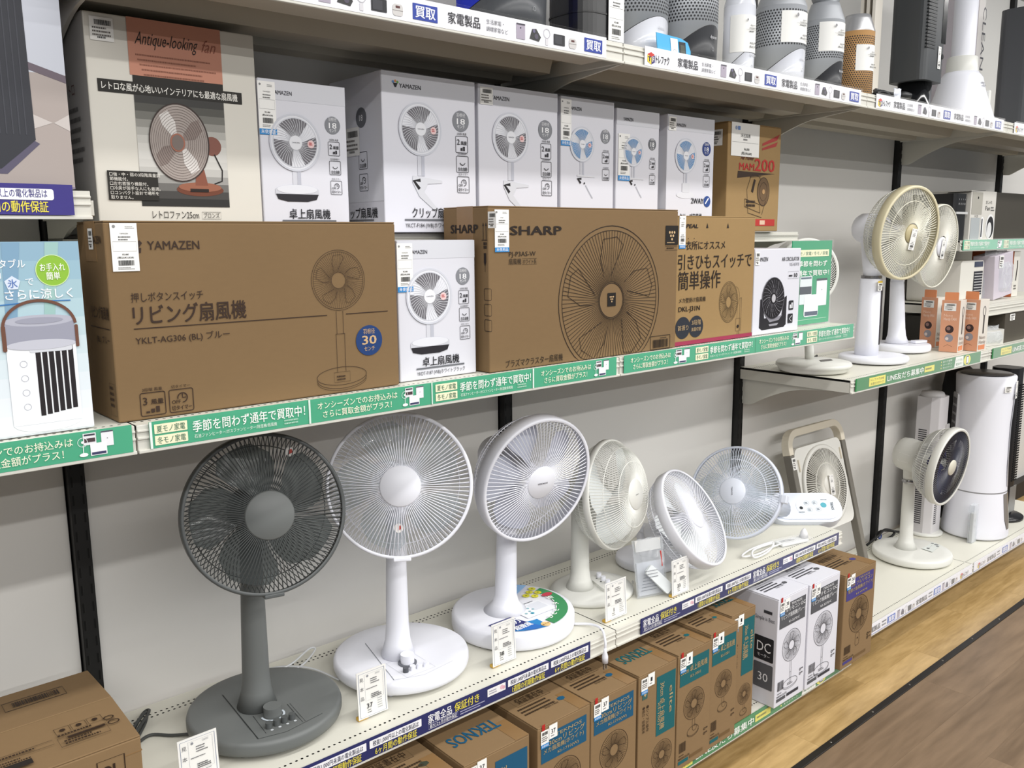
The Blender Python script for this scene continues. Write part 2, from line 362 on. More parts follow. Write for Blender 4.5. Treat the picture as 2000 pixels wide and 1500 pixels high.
# ------------------------------------------------------------------ rail signs
M_COVER = clear('FFFFFF', 1., .03, 1.12)
def sign(name, label, cat, x0, x1, y, z, h, bg, draw, cover=True, grp=None):
    t = thing(name, label, cat, (x0, y-.0095, z), group=grp)
    w = x1-x0
    MB().box(0, w, -.0012, 0, 0, h).build('sign_card', ink(bg), t)
    P = Print((0, -.0012, 0), (1, 0, 0), (0, 0, 1)); draw(P, w, h); P.build('lettering', t)
    if cover: MB().box(-.002, w+.002, -.0065, -.0058, -.001, h+.004).build('clear_cover', M_COVER, t)
    return t
def appliances(P, x, w, h, blue=False):
    k = w/.19; g = '3C3A55' if blue else '3A3A3A'; y = h*.14; H = h*.7
    P.rect(x+.004*k, y, .025*k, H, 'A89FAE', 1); P.rect(x+.004*k, y+H*.9, .025*k, H*.1, '4A4650', 2); P.disc(x+.016*k, y+H*.72, .0018, '302C38', 2, seg=8)
    P.poly([(x+.042*k, y+H*.15), (x+.05*k, y+H*.8), (x+.062*k, y+H*.85), (x+.076*k, y+H*.35), (x+.07*k, y+H*.05)], g, 1); P.disc(x+.062*k, y+H*.35, H*.18, '55505E', 2, seg=12); P.disc(x+.055*k, y+H*.68, H*.12, '6A6480', 2, seg=10)
    P.ring(x+.094*k, y+H*.68, H*.3, .0016, 'B5B3B8', 1, seg=18); P.rect(x+.09*k, y-H*.08, .008*k, H*.42, 'D2D0D4', 1)
    P.rect(x+.115*k, y+H*.05, .035*k, H*.72, '2D2D31', 1, r=.001); P.rect(x+.118*k, y+H*.13, .022*k, H*.55, '3F3F44', 2)
    P.rect(x+.163*k, y, .024*k, H*.68, 'C9C6C4', 1, r=.006); P.rect(x+.163*k, y+H*.3, .024*k, .0008, '8E8A88', 2); P.rect(x+.170*k, y+H*.45, .010*k, H*.13, '5A3634', 2)
def unit_white(P, x, h, blue='30449C', part=0):
    P.text('家電製品', x, h*.28, h*.40, '2A2A30', w=.083, bold=.012)
    P.text('生活家電・', x+.1, h*.55, h*.17, '4A4A50', w=.048); P.text('調理家電など', x+.1, h*.24, h*.17, '4A4A50', w=.060)
    appliances(P, x+.18, .19, h)
    P.rect(x+.393, h*.14, .06, h*.66, blue, 1); P.text('買取', x+.423, h*.28, h*.40, 'F4F4FA', w=.048, al='c', bold=.02)
def tf_logo(P, x, h):
    s = h*.36; cx, cy = x+.017, h*.46
    P.poly([(cx-s*.9, cy+s*.35), (cx-s*.9, cy-s*.65), (cx, cy-s*1.), (cx, cy)], 'F2D233', 1)
    P.poly([(cx, cy), (cx, cy-s*1.), (cx+s*.8, cy-s*.65), (cx+s*.8, cy+s*.35)], '2C2670', 1)
    P.poly([(cx-s*.9, cy+s*.42), (cx, cy+s*.07), (cx+s*.8, cy+s*.42), (cx-s*.05, cy+s*.75)], 'C8382E', 1)
    P.text('T', cx-s*.45, cy-s*.6, s*.75, '221E50', al='c', bold=.04); P.text('F', cx+s*.4, cy-s*.6, s*.7, 'F4E9D0', al='c', bold=.04)
    P.text('トレファク', x+.034, h*.24, h*.38, '1E1E22', w=.052, bold=.03, rot=0)
SZ = .046
def dtop0(P, w, h):
    unit_white(P, -.114+.10, h) if False else None
    P.rect(.28, h*.14, .06, h*.66, '30449C', 1); P.text('買取', .31, h*.28, h*.40, 'F4F4FA', w=.048, al='c', bold=.02)
    appliances(P, .07, .19, h); unit_white(P, .366, h)
sign('rail_sign', 'white buy-back rail sign on top shelf above the retro fan carton', 'sign', .30, 1.134, -.45, TOPZ+.002, SZ, 'F1F1F6', dtop0)
def dtop1(P, w, h): tf_logo(P, .007, h); unit_white(P, .128, h); unit_white(P, .608, h)
sign('rail_sign', 'white buy-back rail sign on top shelf below the silver purifiers', 'sign', 1.273, 2.349, -.45, TOPZ+.002, SZ, 'F1F1F6', dtop1)
def dtop2(P, w, h): tf_logo(P, .01, h); unit_white(P, .122, h); unit_white(P, .607, h)
sign('rail_sign', 'white buy-back rail sign below the white conical vacuum stand', 'sign', 2.453, 3.54, -.45, TOPZ+.002, SZ, 'F1F1F6', dtop2)
def dtop3(P, w, h): tf_logo(P, .01, h); unit_white(P, .122, h)
sign('rail_sign', 'white buy-back rail sign at the far right end of top shelf', 'sign', 3.66, 4.3, -.45, TOPZ+.002, SZ, 'F1F1F6', dtop3)
GRN, CRM = '4AA580', 'F5F3DC'
def g_boxes(P, x, h, w=.056):
    for s, y in (('夏モノ家電', .53), ('冬モノ家電', .1)):
        P.rect(x, h*y, w, h*.36, 'F1EDCB', 1, r=.001); P.text(s, x+w/2, h*(y+.07), h*.21, '4E7A62', w=w*.86, al='c', bold=.005)
def g_season(P, x, h, w=.215):
    P.text('季節を問わず通年で買取中！', x, h*.42, h*.36, 'F4F8F2', w=w, bold=.012)
    P.text('石油ファンヒーター/ガスファンヒーター/除湿機/扇風機', x+.002, h*.16, h*.125, 'E6F2E8', w=w*.72); P.lines(x+w*.8, h*.26, w*.17, 2, h*.12, h*.06, 'B8DCC8', seed=4)
def g_plus(P, x, h, w=.17):
    P.text('オンシーズンでのお持込みは', x, h*.56, h*.25, CRM, w=w, bold=.006); P.text('さらに買取金額がプラス！', x+w*.06, h*.18, h*.25, CRM, w=w*.86, bold=.006)
def g_icon(P, x, h, w=.055):
    P.rect(x+w*.12, h*.5, w*.36, h*.42, 'E8E6EA', 1); P.rect(x+w*.15, h*.83, w*.3, h*.06, '3C3A48', 2); P.rect(x+w*.15, h*.6, w*.3, h*.14, '4A3C40', 2)
    P.rect(x+w*.62, h*.38, w*.34, h*.55, 'EDEBF0', 1); P.rect(x+w*.62, h*.88, w*.34, h*.05, '4A4A58', 2); P.disc(x+w*.79, h*.66, .0008, '3C3A48', 2, seg=6)
    P.rect(x+w*.3, h*.1, w*.46, h*.44, 'F4F2F6', 2); P.rect(x+w*.33, h*.13, w*.4, h*.09, '3A3A60', 3)
    P.ring(x+w*.1, h*.62, h*.16, .0008, 'E4EDEB', 2, seg=16); P.disc(x+w*.1, h*.62, h*.05, 'F2F2F2', 2, seg=10); P.rect(x+w*.095, h*.2, w*.02, h*.3, 'F2F2F2', 2); P.disc(x+w*.11, h*.17, w*.12, 'F4F4F4', 2, ry=h*.07, seg=14)
def dm_1(P, w, h): g_plus(P, .068, h, .182); g_icon(P, .259, h)
sign('rail_sign', 'green seasonal buy-back rail sign below the portable cooler carton', 'sign', -.35, -.008, -.45, MIDZ+.003, SZ, GRN, dm_1)
def dm0(P, w, h):
    P.rect(0, 0, .004, h, 'E8F2EC', 2); g_boxes(P, .008, h); g_season(P, .073, h); P.rect(.296, 0, .004, h, 'D8EAE0', 2); g_plus(P, .315, h, .182); g_icon(P, .51, h)
    P.rect(.583, 0, .003, h, 'D8EAE0', 2); g_boxes(P, .594, h, .058); g_season(P, .659, h, .208); P.rect(.873, 0, .004, h, 'E8F2EC', 2); g_plus(P, .9, h, .168); g_icon(P, 1.08, h)
sign('rail_sign', 'long green seasonal buy-back rail sign below the large brown cartons', 'sign', .020, 1.183, -.45, MIDZ+.003, SZ, GRN, dm0)
def dm1(P, w, h):
    g_plus(P, .024, h, .162); g_icon(P, .2, h, .072); g_boxes(P, .296, h, .058); g_season(P, .361, h, .209); P.rect(.587, 0, .001, h, '2F7F5C', 2)
    g_plus(P, .605, h, .162); g_icon(P, .785, h, .066); g_boxes(P, .875, h, .062); g_season(P, .944, h, .2)
sign('rail_sign', 'green seasonal buy-back rail sign below the wall fan carton', 'sign', 1.212, 2.386, -.45, MIDZ+.003, SZ, GRN, dm1)
NAVY, YEL = '22265E', 'E3D44C'
def n_head(P, x, h):
    P.text('家電全品', x, h*.46, h*.38, 'F4F4F8', w=.066, bold=.014); P.text('保証付き', x+.074, h*.46, h*.38, YEL, w=.072, bold=.014)
    P.frame(x+.001, h*.12, .082, h*.26, .0008, 'E6E6F2', 1); P.text('最大12ヵ月の動作保証', x+.042, h*.17, h*.16, 'F4F4F8', w=.076, al='c')
    P.lines(x+.09, h*.28, .078, 2, h*.13, h*.055, 'B9B9D6', seed=6)
    P.rect(x+.172, h*.42, .056, h*.42, 'F0EEF0', 1, r=.001); P.lines(x+.177, h*.66, .028, 2, h*.13, h*.06, '8A8A9A', seed=8); P.disc(x+.216, h*.65, .0055, 'E6B9C4', 2, seg=12); P.disc(x+.222, h*.6, .0045, 'D9A6B6', 2, seg=12)
def n_box(P, x, h, a, b):
    P.rect(x, h*.47, .134, h*.39, 'F2F2F6', 1, r=.001); P.text(a, x+.067, h*.56, h*.22, '2A2A48', w=.118, al='c', bold=.004); P.text(b, x+.067, h*.1, h*.30, YEL, w=.108, al='c', bold=.012)
B1 = ('税抜1,000円未満の電化製品は', '1週間の初期動作保証'); B2 = ('税抜1,000円以上の電化製品は', '6ヶ月間の動作保証')
def dl0(P, w, h):
    n_head(P, .003, h); n_box(P, .239, h, *B1); n_box(P, .381, h, *B2); n_head(P, .533, h); n_box(P, .769, h, *B1); n_box(P, .912, h, *B2)
sign('rail_sign', 'long navy warranty rail sign below the grey and white pedestal fans', 'sign', .04, 1.095, -.45, LOWZ+.003, SZ, NAVY, dl0)
def dl1(P, w, h):
    n_head(P, .009, h); n_box(P, .243, h, *B1); n_box(P, .393, h, *B2); n_head(P, .539, h); n_box(P, .777, h, *B1); n_box(P, .919, h, *B2)
sign('rail_sign', 'navy warranty rail sign below the tilted white fan heads', 'sign', 1.296, 2.367, -.45, LOWZ+.003, SZ, NAVY, dl1)
def dp(P, w, h):
    P.rect(.03, h*.48, w-.06, h*.36, 'F4F4F8', 1, r=.004); P.text('税抜1,000円以上の電化製品は', w-.04, h*.58, h*.22, '3A367A', w=.125, al='r', bold=.004); P.text('6ヶ月間の動作保証', w-.04, h*.11, h*.30, YEL, w=.118, al='r', bold=.014)
sign('rail_sign', 'purple warranty rail sign below the upper left photo carton', 'sign', -.25, -.031, -.317, 1.694, .05, '3A327E', dp)
LGR = '35804A'
def dline(P, w, h):
    P.rect(.095, h*.16, .122, h*.68, 'E6DC5E', 1); P.text('トレファクLINE', .156, h*.55, h*.18, '6A6A2E', w=.1, al='c'); P.text('友達だけがトク!', .156, h*.25, h*.18, '6A6A2E', w=.1, al='c')
    P.text('LINE友だち募集中', .232, h*.26, h*.44, 'F2F6F0', w=.296, bold=.012)
    P.rect(.537, h*.24, .086, h*.5, 'E0D85C', 1); P.lines(.545, h*.44, .07, 1, .01, h*.14, '6A6A2E')
    for k, s in enumerate(('おトク情報', 'クーポン', 'キャンペーン')): P.disc(.685, h*(.8-.27*k), h*.07, 'E6DC5E', 1, seg=10); P.text(s, .70, h*(.72-.27*k), h*.15, 'E8F0E4', w=.085)
    P.poly([(.81, h*.04), (.90, h*.04), (.895, h*.96), (.82, h*.96)], 'E9ECE6', 1); P.text('いつでも', .855, h*.55, h*.2, '4E8A5E', w=.06, al='c'); P.text('配信中！', .855, h*.2, h*.2, '4E8A5E', w=.06, al='c')
    P.disc(.935, h*.48, .034, 'E6E05A', 1, ry=h*.46); P.rect(.924, h*.12, .024, h*.75, '4A4A60', 2, r=.002); P.rect(.927, h*.22, .018, h*.55, 'DDE6F0', 3)
sign('rail_sign', 'dark green friend recruiting rail sign below the cream rimmed fan', 'sign', 2.425, 3.50, -.45, 1.106, SZ, LGR, dline)
sign('rail_sign', 'dark green friend recruiting rail sign at the right edge of view', 'sign', 3.626, 4.7, -.45, 1.106, SZ, LGR, dline)
sign('rail_sign', 'green friend recruiting sign below the white and brown fan cartons', 'sign', 1.25, 2.33, -.51, .117, .047, LGR, dline)
def dpale(P, w, h): g_boxes(P, .01, h, .06); g_season(P, .075, h); g_icon(P, .38, h); g_boxes(P, .46, h, .06); g_season(P, .53, h)
sign('rail_sign', 'pale green seasonal rail sign at upper right behind the fans', 'sign', 3.612, 4.6, -.297, 1.577, SZ, '66B593', dpale)
def dbase2(P, w, h):
    bl = '3C66BE'; P.strips([(0, .001, w, .0035)], '8F97C8', 1)
    for x in (.37, .784): P.rect(x, h*.18, .066, h*.62, bl, 1); P.text('買取', x+.033, h*.3, h*.38, 'F4F4FA', w=.05, al='c', bold=.02)
    for x in (.45, .865): appliances(P, x, .16, h, True)
    for x in (.21, .62): P.text('家電製品', x, h*.28, h*.40, '2A2A30', w=.10, bold=.012); P.lines(x+.115, h*.6, .04, 2, h*.3, h*.13, '5A5A62', seed=5)
    tf_logo(P, 1.05, h)
sign('rail_sign', 'white buy-back rail sign below the dark faced fan', 'sign', 2.41, 3.592, -.454, .124, SZ, 'E9E9F0', dbase2)
def dbase3(P, w, h):
    bl = '3C66BE'; P.strips([(0, .001, w, .0035)], '8F97C8', 1); tf_logo(P, .04, h); P.text('家電製品', .15, h*.28, h*.40, '2A2A30', w=.10, bold=.012)
    P.lines(.265, h*.6, .04, 2, h*.3, h*.13, '5A5A62', seed=5); P.rect(.33, h*.18, .066, h*.62, bl, 1); P.text('買取', .363, h*.3, h*.38, 'F4F4FA', w=.05, al='c', bold=.02); appliances(P, .42, .17, h, True)
sign('rail_sign', 'white buy-back rail sign below the white tower humidifier', 'sign', 3.61, 4.5, -.454, .124, SZ, 'E9E9F0', dbase3)
# ------------------------------------------------------------------ cartons
KRAFT = card('866D4E'); KRAFT2 = card('9A7E55'); KRAFT3 = card('7C6446'); WCARD = mat('D9D9E1', .45, spec=.35, vary=.02, scale=8, bump=.05, name='white_coated_card')
CREAMC = mat('D9D5CB', .5, spec=.35, vary=.05, scale=7, bump=.06, name='cream_coated_card')
M_TAPE = mat('8A6B46', .28, spec=.5, vary=.08, scale=30, name='brown_packing_tape')
BR = '2E211A'
class Carton:
    def __init__(s, name, label, x0, x1, yf, d, z0, h, m, rz=0, tilt=0, group=None, cat='carton', flaps=0, bev=.0025):
        s.w, s.d, s.h = x1-x0, d, h; w = s.w
        s.t = thing(name, label, cat, ((x0+x1)/2, yf+d/2, z0), group=group, rot=(tilt, 0, rz))
        top = h-.003 if flaps else h
        MB().box(-w/2, w/2, -d/2, d/2, 0, top).build('box_body', m, s.t, bevel=bev)
        if flaps:
            for sg in (-1, 1):
                T = TR(0, sg*d/2, h-.003, rx=(-sg)*(-1)*(flaps if flaps != 1 else .0)*(-1))
                MB().box(-w/2+.001, w/2-.001, min(0, -sg*(d/2-.0012)), max(0, -sg*(d/2-.0012)), 0, .003, T=T).build('flap', m, s.t, bevel=.001)
    def front(s):
        P = Print((-s.w/2, -s.d/2, 0), (1, 0, 0), (0, 0, 1)); P.ymin = .0008; return P
    def left(s): return Print((-s.w/2, s.d/2, 0), (0, -1, 0), (0, 0, 1))
    def top(s, dz=0): return Print((-s.w/2, -s.d/2, s.h+dz), (1, 0, 0), (0, 1, 0))
    def tape(s, x0, x1, y0, y1, down=.07):
        w, d, h = s.w, s.d, s.h
        mb = MB(); mb.box(x0-w/2, x1-w/2, y0-d/2, y1-d/2, h, h+.0006)
        if down and y0 <= 0: mb.box(x0-w/2, x1-w/2, -d/2-.0006, -d/2, h-down, h+.0006)
        return mb.build('packing_tape', M_TAPE, s.t)
def price(P, x, y, w, h, blue=False, num=None, top='YAMAZEN', seed=1):
    """shop price ticket with its lower left corner at x, y"""
    b = h*.11 if blue else 0
    P.rect(x, y, w, h, 'F2F1EE', 3)
    if blue: P.rect(x, y, w, b, '2E86C8', 4); P.text('未使用品', x+w/2, y+b*.25, b*.55, 'F4F8FC', w=w*.82, al='c', L=5)
    H = h-b; y += b
    P.disc(x+w*.14, y+H*.93, w*.06, '8A8A8A', 4, seg=10); P.lines(x+w*.55, y+H*.92, w*.38, 2, H*.03, H*.014, '8E8E8E', 4, seed)
    P.text(top, x+w/2, y+H*.77, H*.028, '4A4A4A', al='c', L=4); P.lines(x+w*.28, y+H*.70, w*.46, 2, H*.055, H*.026, '5A5A5A', 4, seed+1)
    P.frame(x+w*.06, y+H*.42, w*.88, H*.2, w*.012, '9A9A9A', 4)
    P.text('¥3,480', x+w/2, y+H*.335, H*.035, '2A2A2A', al='c', L=4, bold=.01); P.text('(税込¥3,828)', x+w/2, y+H*.27, H*.035, '2A2A2A', w=w*.6, al='c', L=4, bold=.01)
    P.barcode(x+w*.22, y+H*.12, w*.58, H*.11, '2A2A2A', 4, seed); P.lines(x+w*.2, y+H*.07, w*.62, 2, H*.03, H*.016, '8A8A8A', 4, seed)
def mini(P, x, y, w, h, seed=1):
    P.rect(x, y, w, h, 'EFEEEA', 3); P.barcode(x+w*.2, y+h*.66, w*.7, h*.22, '3A3A3A', 4, seed); P.lines(x+w*.1, y+h*.5, w*.8, 3, h*.15, h*.07, '5A5450', 4, seed)
    P.lines(x+w*.3, y+h*.1, w*.45, 1, .01, h*.08, '4A4A4A', 4, seed+3)
def line_fan(P, x, y, r, c, n=72, hub=.27, lw=.0006, bl=5, ry=None, rings=2):
    k = (ry or r)/r
    P.ring(x, y, r, lw*1.6, c, 1, ry=r*k, seg=56)
    if rings > 1: P.ring(x, y, r*.94, lw*1.3, c, 1, ry=r*.94*k, seg=56)
    p = []; f = []
    for i in range(n):
        a = 2*PI*i/n; ca, sa = math.cos(a), math.sin(a); q = lw/2
        f.append(tuple(len(p)+j for j in range(4)))
        for rr, s in ((hub*1.05, -1), (hub*1.05, 1), (.94, 1), (.94, -1)): p.append((x+r*rr*ca-s*q*sa, y+(r*rr*sa+s*q*ca)*k))
    P._put(p, f, P._m(c), 1)
    P.ring(x, y, r*hub, lw*1.6, c, 1, ry=r*hub*k, seg=32)
    for i in range(bl):
        a = 2*PI*i/bl+.4; pts = []
        for (rr, da) in ((.34, -.05), (.6, -.3), (.78, -.38), (.86, -.2), (.84, .12), (.6, .3), (.36, .35)): pts.append((x+r*rr*math.cos(a+da), y+r*rr*math.sin(a+da)*k))
        P.path(pts, lw*1.3, c, 2)
def icon_box(P, x, y, s, c, kind, cap, H=None):
    H = H or s*1.06; P.frame(x, y, s, H, s*.035, c, 1, r=s*.08)
    if kind == 'wind3' or kind == 'wind2':
        n = int(kind[-1]); P.text(str(n), x+s*.1, y+H*.48, H*.36, c, bold=.01); P.text('風量', x+s*.42, y+H*.50, H*.19, c, w=s*.5, bold=.02)
        P.strips([(x+s*(.2+.2*(j+3-n)), y+H*.12, s*.15, H*(.08+.09*(j+3-n))) for j in range(n)], c, 2)
    elif kind == 'swing':
        P.ring(x+s*.5, y+H*.66, s*.22, s*.05, c, 2, a0=200, a1=340, seg=12); P.text('左右自動', x+s*.12, y+H*.1, H*.2, c, w=s*.76, bold=.02)
    else:
        P.ring(x+s*.55, y+H*.62, s*.2, s*.045, c, 2, a0=-90, a1=190, seg=18); P.path([(x+s*.55, y+H*.8), (x+s*.55, y+H*.62), (x+s*.7, y+H*.62)], s*.04, c, 2)
        P.text('OFF', x+s*.1, y+H*.38, H*.17, c, w=s*.36, bold=.01); P.text('切タイマー', x+s*.08, y+H*.1, H*.18, c, w=s*.84, bold=.02)
    if cap: P.text(cap, x+s/2, y+H*1.08, H*.12, c, w=s*.8, al='c')
def photo_fan(P, x, y, r, blade, foot, curl=1):
    """printed picture of a small desk fan"""
    P.rect(x-r*.16, y-r*1.75, r*.32, r*.95, 'CFD0D8', 1); P.rect(x+r*.02, y-r*1.75, r*.14, r*.95, 'B9BBC6', 2)
    if foot == 'disc':
        P.disc(x, y-r*1.66, r*.86, 'C9CAD2', 1, ry=r*.2); P.rect(x-r*.86, y-r*1.82, r*1.72, r*.16, 'C9CAD2', 1); P.disc(x, y-r*1.63, r*.8, 'DEDFE6', 2, ry=r*.16)
        P.poly([(x-r*.84, y-r*1.8), (x+r*.84, y-r*1.8), (x+r*.76, y-r*1.98), (x+r*.4, y-r*2.06), (x-r*.4, y-r*2.06), (x-r*.76, y-r*1.98)], '26242A', 2)
    elif foot == 'clip':
        P.poly([(x-r*.4, y-r*1.75), (x+r*1.0, y-r*1.9), (x+r*1.0, y-r*2.0), (x+r*.3, y-r*2.05), (x+r*.1, y-r*2.35), (x+r*.75, y-r*3.0), (x+r*.66, y-r*3.1), (x-r*.1, y-r*2.55), (x-r*.42, y-r*2.0)], 'CDCED4', 2)
        P.path([(x-r*.05, y-r*1.92), (x-r*.36, y-r*1.95), (x-r*.1, y-r*2.25)], r*.13, '1E1C20', 3)
    elif foot == 'wire':
        P.poly([(x-r*.4, y-r*1.72), (x+r*1.1, y-r*1.78), (x+r*1.1, y-r*1.85), (x-r*.4, y-r*1.84)], 'D4D5DA', 2); P.path([(x-r*.05, y-r*1.95), (x-r*.36, y-r*1.95), (x-r*.1, y-r*2.2)], r*.13, '1E1C20', 3); P.disc(x+r*.2, y-r*2.2, r*.06, '303036', 3, seg=8)
        P.path([(x+r*.3, y-r*2.3), (x+r*.6, y-r*2.7), (x+r*.9, y-r*3.05)], r*.05, 'B0B2BA', 3)
    else:
        P.rect(x-r*.28, y-r*2.1, r*.7, r*.55, 'D4D5DB', 2, r=r*.06); P.disc(x+r*.05, y-r*2.25, r*.85, 'DADBE1', 1, ry=r*.2)
    P.disc(x, y, r, 'E3E4EA', 3); P.ring(x, y, r*.97, r*.07, 'CDCFD8', 4, seg=44); P.ring(x, y, r*.86, r*.03, 'D0D2DA', 4, seg=40)
    for i in range(3):
        a0 = PI/2+2*PI*i/3+.1; A = []; B = []
        for k in range(9):
            A.append((x+r*.84*math.cos(a0-.72+1.44*k/8), y+r*.84*math.sin(a0-.72+1.44*k/8)))
        inner = [(x+r*.24*math.cos(a0+.55-1.3*k/4), y+r*.24*math.sin(a0+.55-1.3*k/4)) for k in range(5)]
        P.poly(A+inner, blade, 4)
    sp = []; f = []
    for i in range(46):
        a = 2*PI*i/46; prev = None
        pts = [(x+r*rr*math.cos(a+curl*.5*rr), y+r*rr*math.sin(a+curl*.5*rr)) for rr in (.24, .45, .65, .84)]
        for p, q in zip(pts, pts[1:]):
            dx, dy = q[0]-p[0], q[1]-p[1]; l = math.hypot(dx, dy); nx, ny = -dy/l*r*.008, dx/l*r*.008; o = len(sp); f.append((o, o+1, o+2, o+3)); sp += [(p[0]-nx, p[1]-ny), (p[0]+nx, p[1]+ny), (q[0]+nx, q[1]+ny), (q[0]-nx, q[1]-ny)]
    P._put(sp, f, P._m('D9DAE0'), 5)
    P.disc(x, y, r*.25, 'E6E7EC', 6); P.text('YAMAZEN', x, y-r*.02, r*.05, '5A5A62', al='c', L=7); P.disc(x+r*.6, y-r*.02, r*.14, 'E9C8C8', 6, seg=16); P.lines(x+r*.52, y, r*.16, 2, r*.06, r*.04, 'C05050', 7)
def yamazen_white(x0, x1, yf, d, z0, h, label, title, model, blade, foot, mark=False, circ='84868C', side=False, blue=True, tk='full', two=False, simple=False, tilt=0, crumple=0):
    c = Carton('fan_carton', label, x0, x1, yf, d, z0, h, WCARD, group='white small fan cartons', tilt=tilt); w = c.w; P = c.front(); K = '2A2A30'
    P.rect(.001, h*.87, w-.002, h*.128, 'D3D4DB', 0)
    if mark:
        for dx, dy, cc in ((-.006, .004, '5C8CC8'), (0, .006, 'D88A4A'), (.006, .004, '6FA857')): P.disc(w*.14+dx, h*.925+dy, .0028, cc, 2, seg=10)
        P.poly([(w*.14-.006, h*.93), (w*.14+.006, h*.93), (w*.14+.002, h*.905), (w*.14-.002, h*.905)], K, 2)
    P.text('YAMAZEN', w*.18 if mark else w*.15, h*.905, h*.028, '33333A', w=w*.22, bold=.008)
    fx = w*.385; fr = w*(.29 if foot == 'disc' else .225); fy = h*(.60 if foot == 'disc' else .66)
    photo_fan(P, fx, fy, fr, blade, foot)
    P.disc(w*.83, h*.735, w*.092, circ, 1); P.text('羽根径', w*.83, h*.765, h*.02, 'E8E8EC', al='c', w=w*.1); P.text('18', w*.83, h*.715, h*.04, 'F6F6F8', al='c', w=w*.09, bold=.01); P.text('センチ', w*.83, h*.69, h*.02, 'F0F0F4', al='c', w=w*.085)
    s = w*.135
    icon_box(P, w*.77, h*.53, s, K, 'wind2', '2段階 風量'); icon_box(P, w*.775, h*.40, s, K, 'swing', '左右自動首振り')
    if two: P.text('2WAY', w*.52, h*.25, h*.05, K, w=w*.27, bold=.02); P.disc(w*.87, h*.27, w*.075, '2C4A8C', 1); P.path([(w*.83, h*.25), (w*.87, h*.28), (w*.9, h*.3)], w*.02, 'F0F0F4', 2)
    elif not simple: icon_box(P, w*.78, h*.265, s, K, 'off', '切タイマー')
    P.text(title, w*.52, h*.10, h*.055, '1E1E24', w=w*.48, al='c', bold=.014); P.rect(w*.2, h*.075, w*.63, h*.012, '6A6C72', 1); P.text(model, w*.52, h*.032, h*.028, '2A2A30', w=w*.63, al='c')
    P.build('printed_face', c.t)
    Q = c.front()
    if tk == 'full': price(Q, -.001, h*.64, w*.19, h*.34, blue)
    elif tk == 'mini': mini(Q, w*.02, h*.865, w*.15, h*.115)
    elif tk == 'mid': price(Q, w*.04, h*.42, w*.26, h*.38, blue)
    Q.build('price_ticket', c.t)
    if side:
        S = c.left(); dd = c.d; S.rect(.001, h*.2, dd-.002, h*.62, 'DCDDE4', 0); S.disc(dd*.62, h*.735, dd*.1, '6A6C72', 1); S.text('18', dd*.62, h*.715, h*.04, 'F2F2F4', al='c'); icon_box(S, dd*.55, h*.41, dd*.16, K, 'swing', ''); icon_box(S, dd*.55, h*.27, dd*.16, K, 'off', '')
        S.text(title, dd*.5, h*.10, h*.055, '1E1E24', w=dd*.75, al='c', bold=.014); S.rect(dd*.15, h*.075, dd*.65, h*.012, '6A6C72', 1); S.text('ホワイトブラック', dd*.5, h*.03, h*.028, '2A2A30', w=dd*.6, al='c'); mini(S, dd*.3, h*.5, dd*.28, h*.18)
        S.build('printed_side', c.t)
    return c
RZ = 1.664
yamazen_white(.348, .547, -.25, .17, RZ, .305, 'white desk fan carton beside the retro fan carton', '卓上扇風機', 'YKDT-F187 (WB)ホワイトブラック', '6E6C72', 'disc')
yamazen_white(.637, .901, -.252, .225, RZ, .352, 'white clip fan carton with coloured maker mark and shaded side', 'クリップ扇風機', 'YKCT-F184 (WB)ホワイトブラック', '6E6C72', 'clip', mark=True, side=True, tk=None)
yamazen_white(.912, 1.178, -.25, .21, RZ, .352, 'white clip fan carton with grey blades behind the large fan drawing', 'クリップ扇風機', 'YKCT-F184 (WB)ホワイトブラック', '6E6C72', 'clip', tk='mini')
yamazen_white(1.189, 1.394, -.25, .2, RZ, .350, 'blue bladed clip fan carton, leftmost of the three blue ones', 'クリップ扇風機', 'YKCT-B18 (WA)ブルー', '5F8FBE', 'wire', simple=True)
yamazen_white(1.404, 1.588, -.25, .2, RZ, .338, 'blue bladed clip fan carton, middle of the three blue ones', 'クリップ扇風機', 'YKCT-B18 (WA)ブルー', '5F8FBE', 'wire', simple=True, tk='mid', circ='6A6C72')
yamazen_white(1.625, 1.853, -.25, .2, RZ, .340, 'two way clip fan carton with navy size circle beside brown carton', 'クリップ扇風機', 'YKCT-C18 (WA)ブルー', '5F8FBE', 'stand', two=True, circ='2C4080', tk='mini', side=True)
DZ = MIDZ+.0465
yamazen_white(.567, .775, -.400, .15, DZ, .300, 'white desk fan carton standing between two large brown cartons', '卓上扇風機', 'YKDT-F187 (WB)ホワイトブラック', '6E6C72', 'disc')

# retro fan carton
c = Carton('retro_fan_carton', 'cream carton with coral panel and copper retro fan picture', .030, .345, -.25, .2, RZ, .383, CREAMC); w, h = c.w, c.h; P = c.front()
P.rect(w*.232, .283, w*.551, .1, 'C68A73', 1); P.rect(w*.245, .268, w*.537, .015, '26231F', 1); P.rect(w*.05, .249, w*.85, .022, '26231F', 2)
P.text('Antique-looking', w*.27, .338, .024, '2C1E18', w=w*.37, shear=.45, L=2); P.text('fan', w*.66, .338, .024, '8E5240', w=w*.09, shear=.45, L=2)
for k in range(5): P.lines(w*(.27+.01*k), .318-.0085*k, w*.46, 1, .01, .0028, '8E5B48', 2, seed=k)
P.text('レトロな風が心地いいインテリアにも最適な扇風機', w*.07, .2545, .0115, 'F0EDE6', w=w*.8, bold=.012, L=3)
GR = ['3E3D3B', '55544F', '73726C', '94928C', 'B2B0AA', 'C6C4BE', 'D2D0CA', 'D4D2CD', 'CDCBC6', 'BDBBB6', '9C9A96', '6E6C69', '464442', '2E2D2B']
for k, g in enumerate(GR): P.rect(w*.245, .05+(.199/len(GR))*(len(GR)-1-k), w*.535, .199/len(GR)+.0002, g, 1)
cx, cy = w*.49, .168
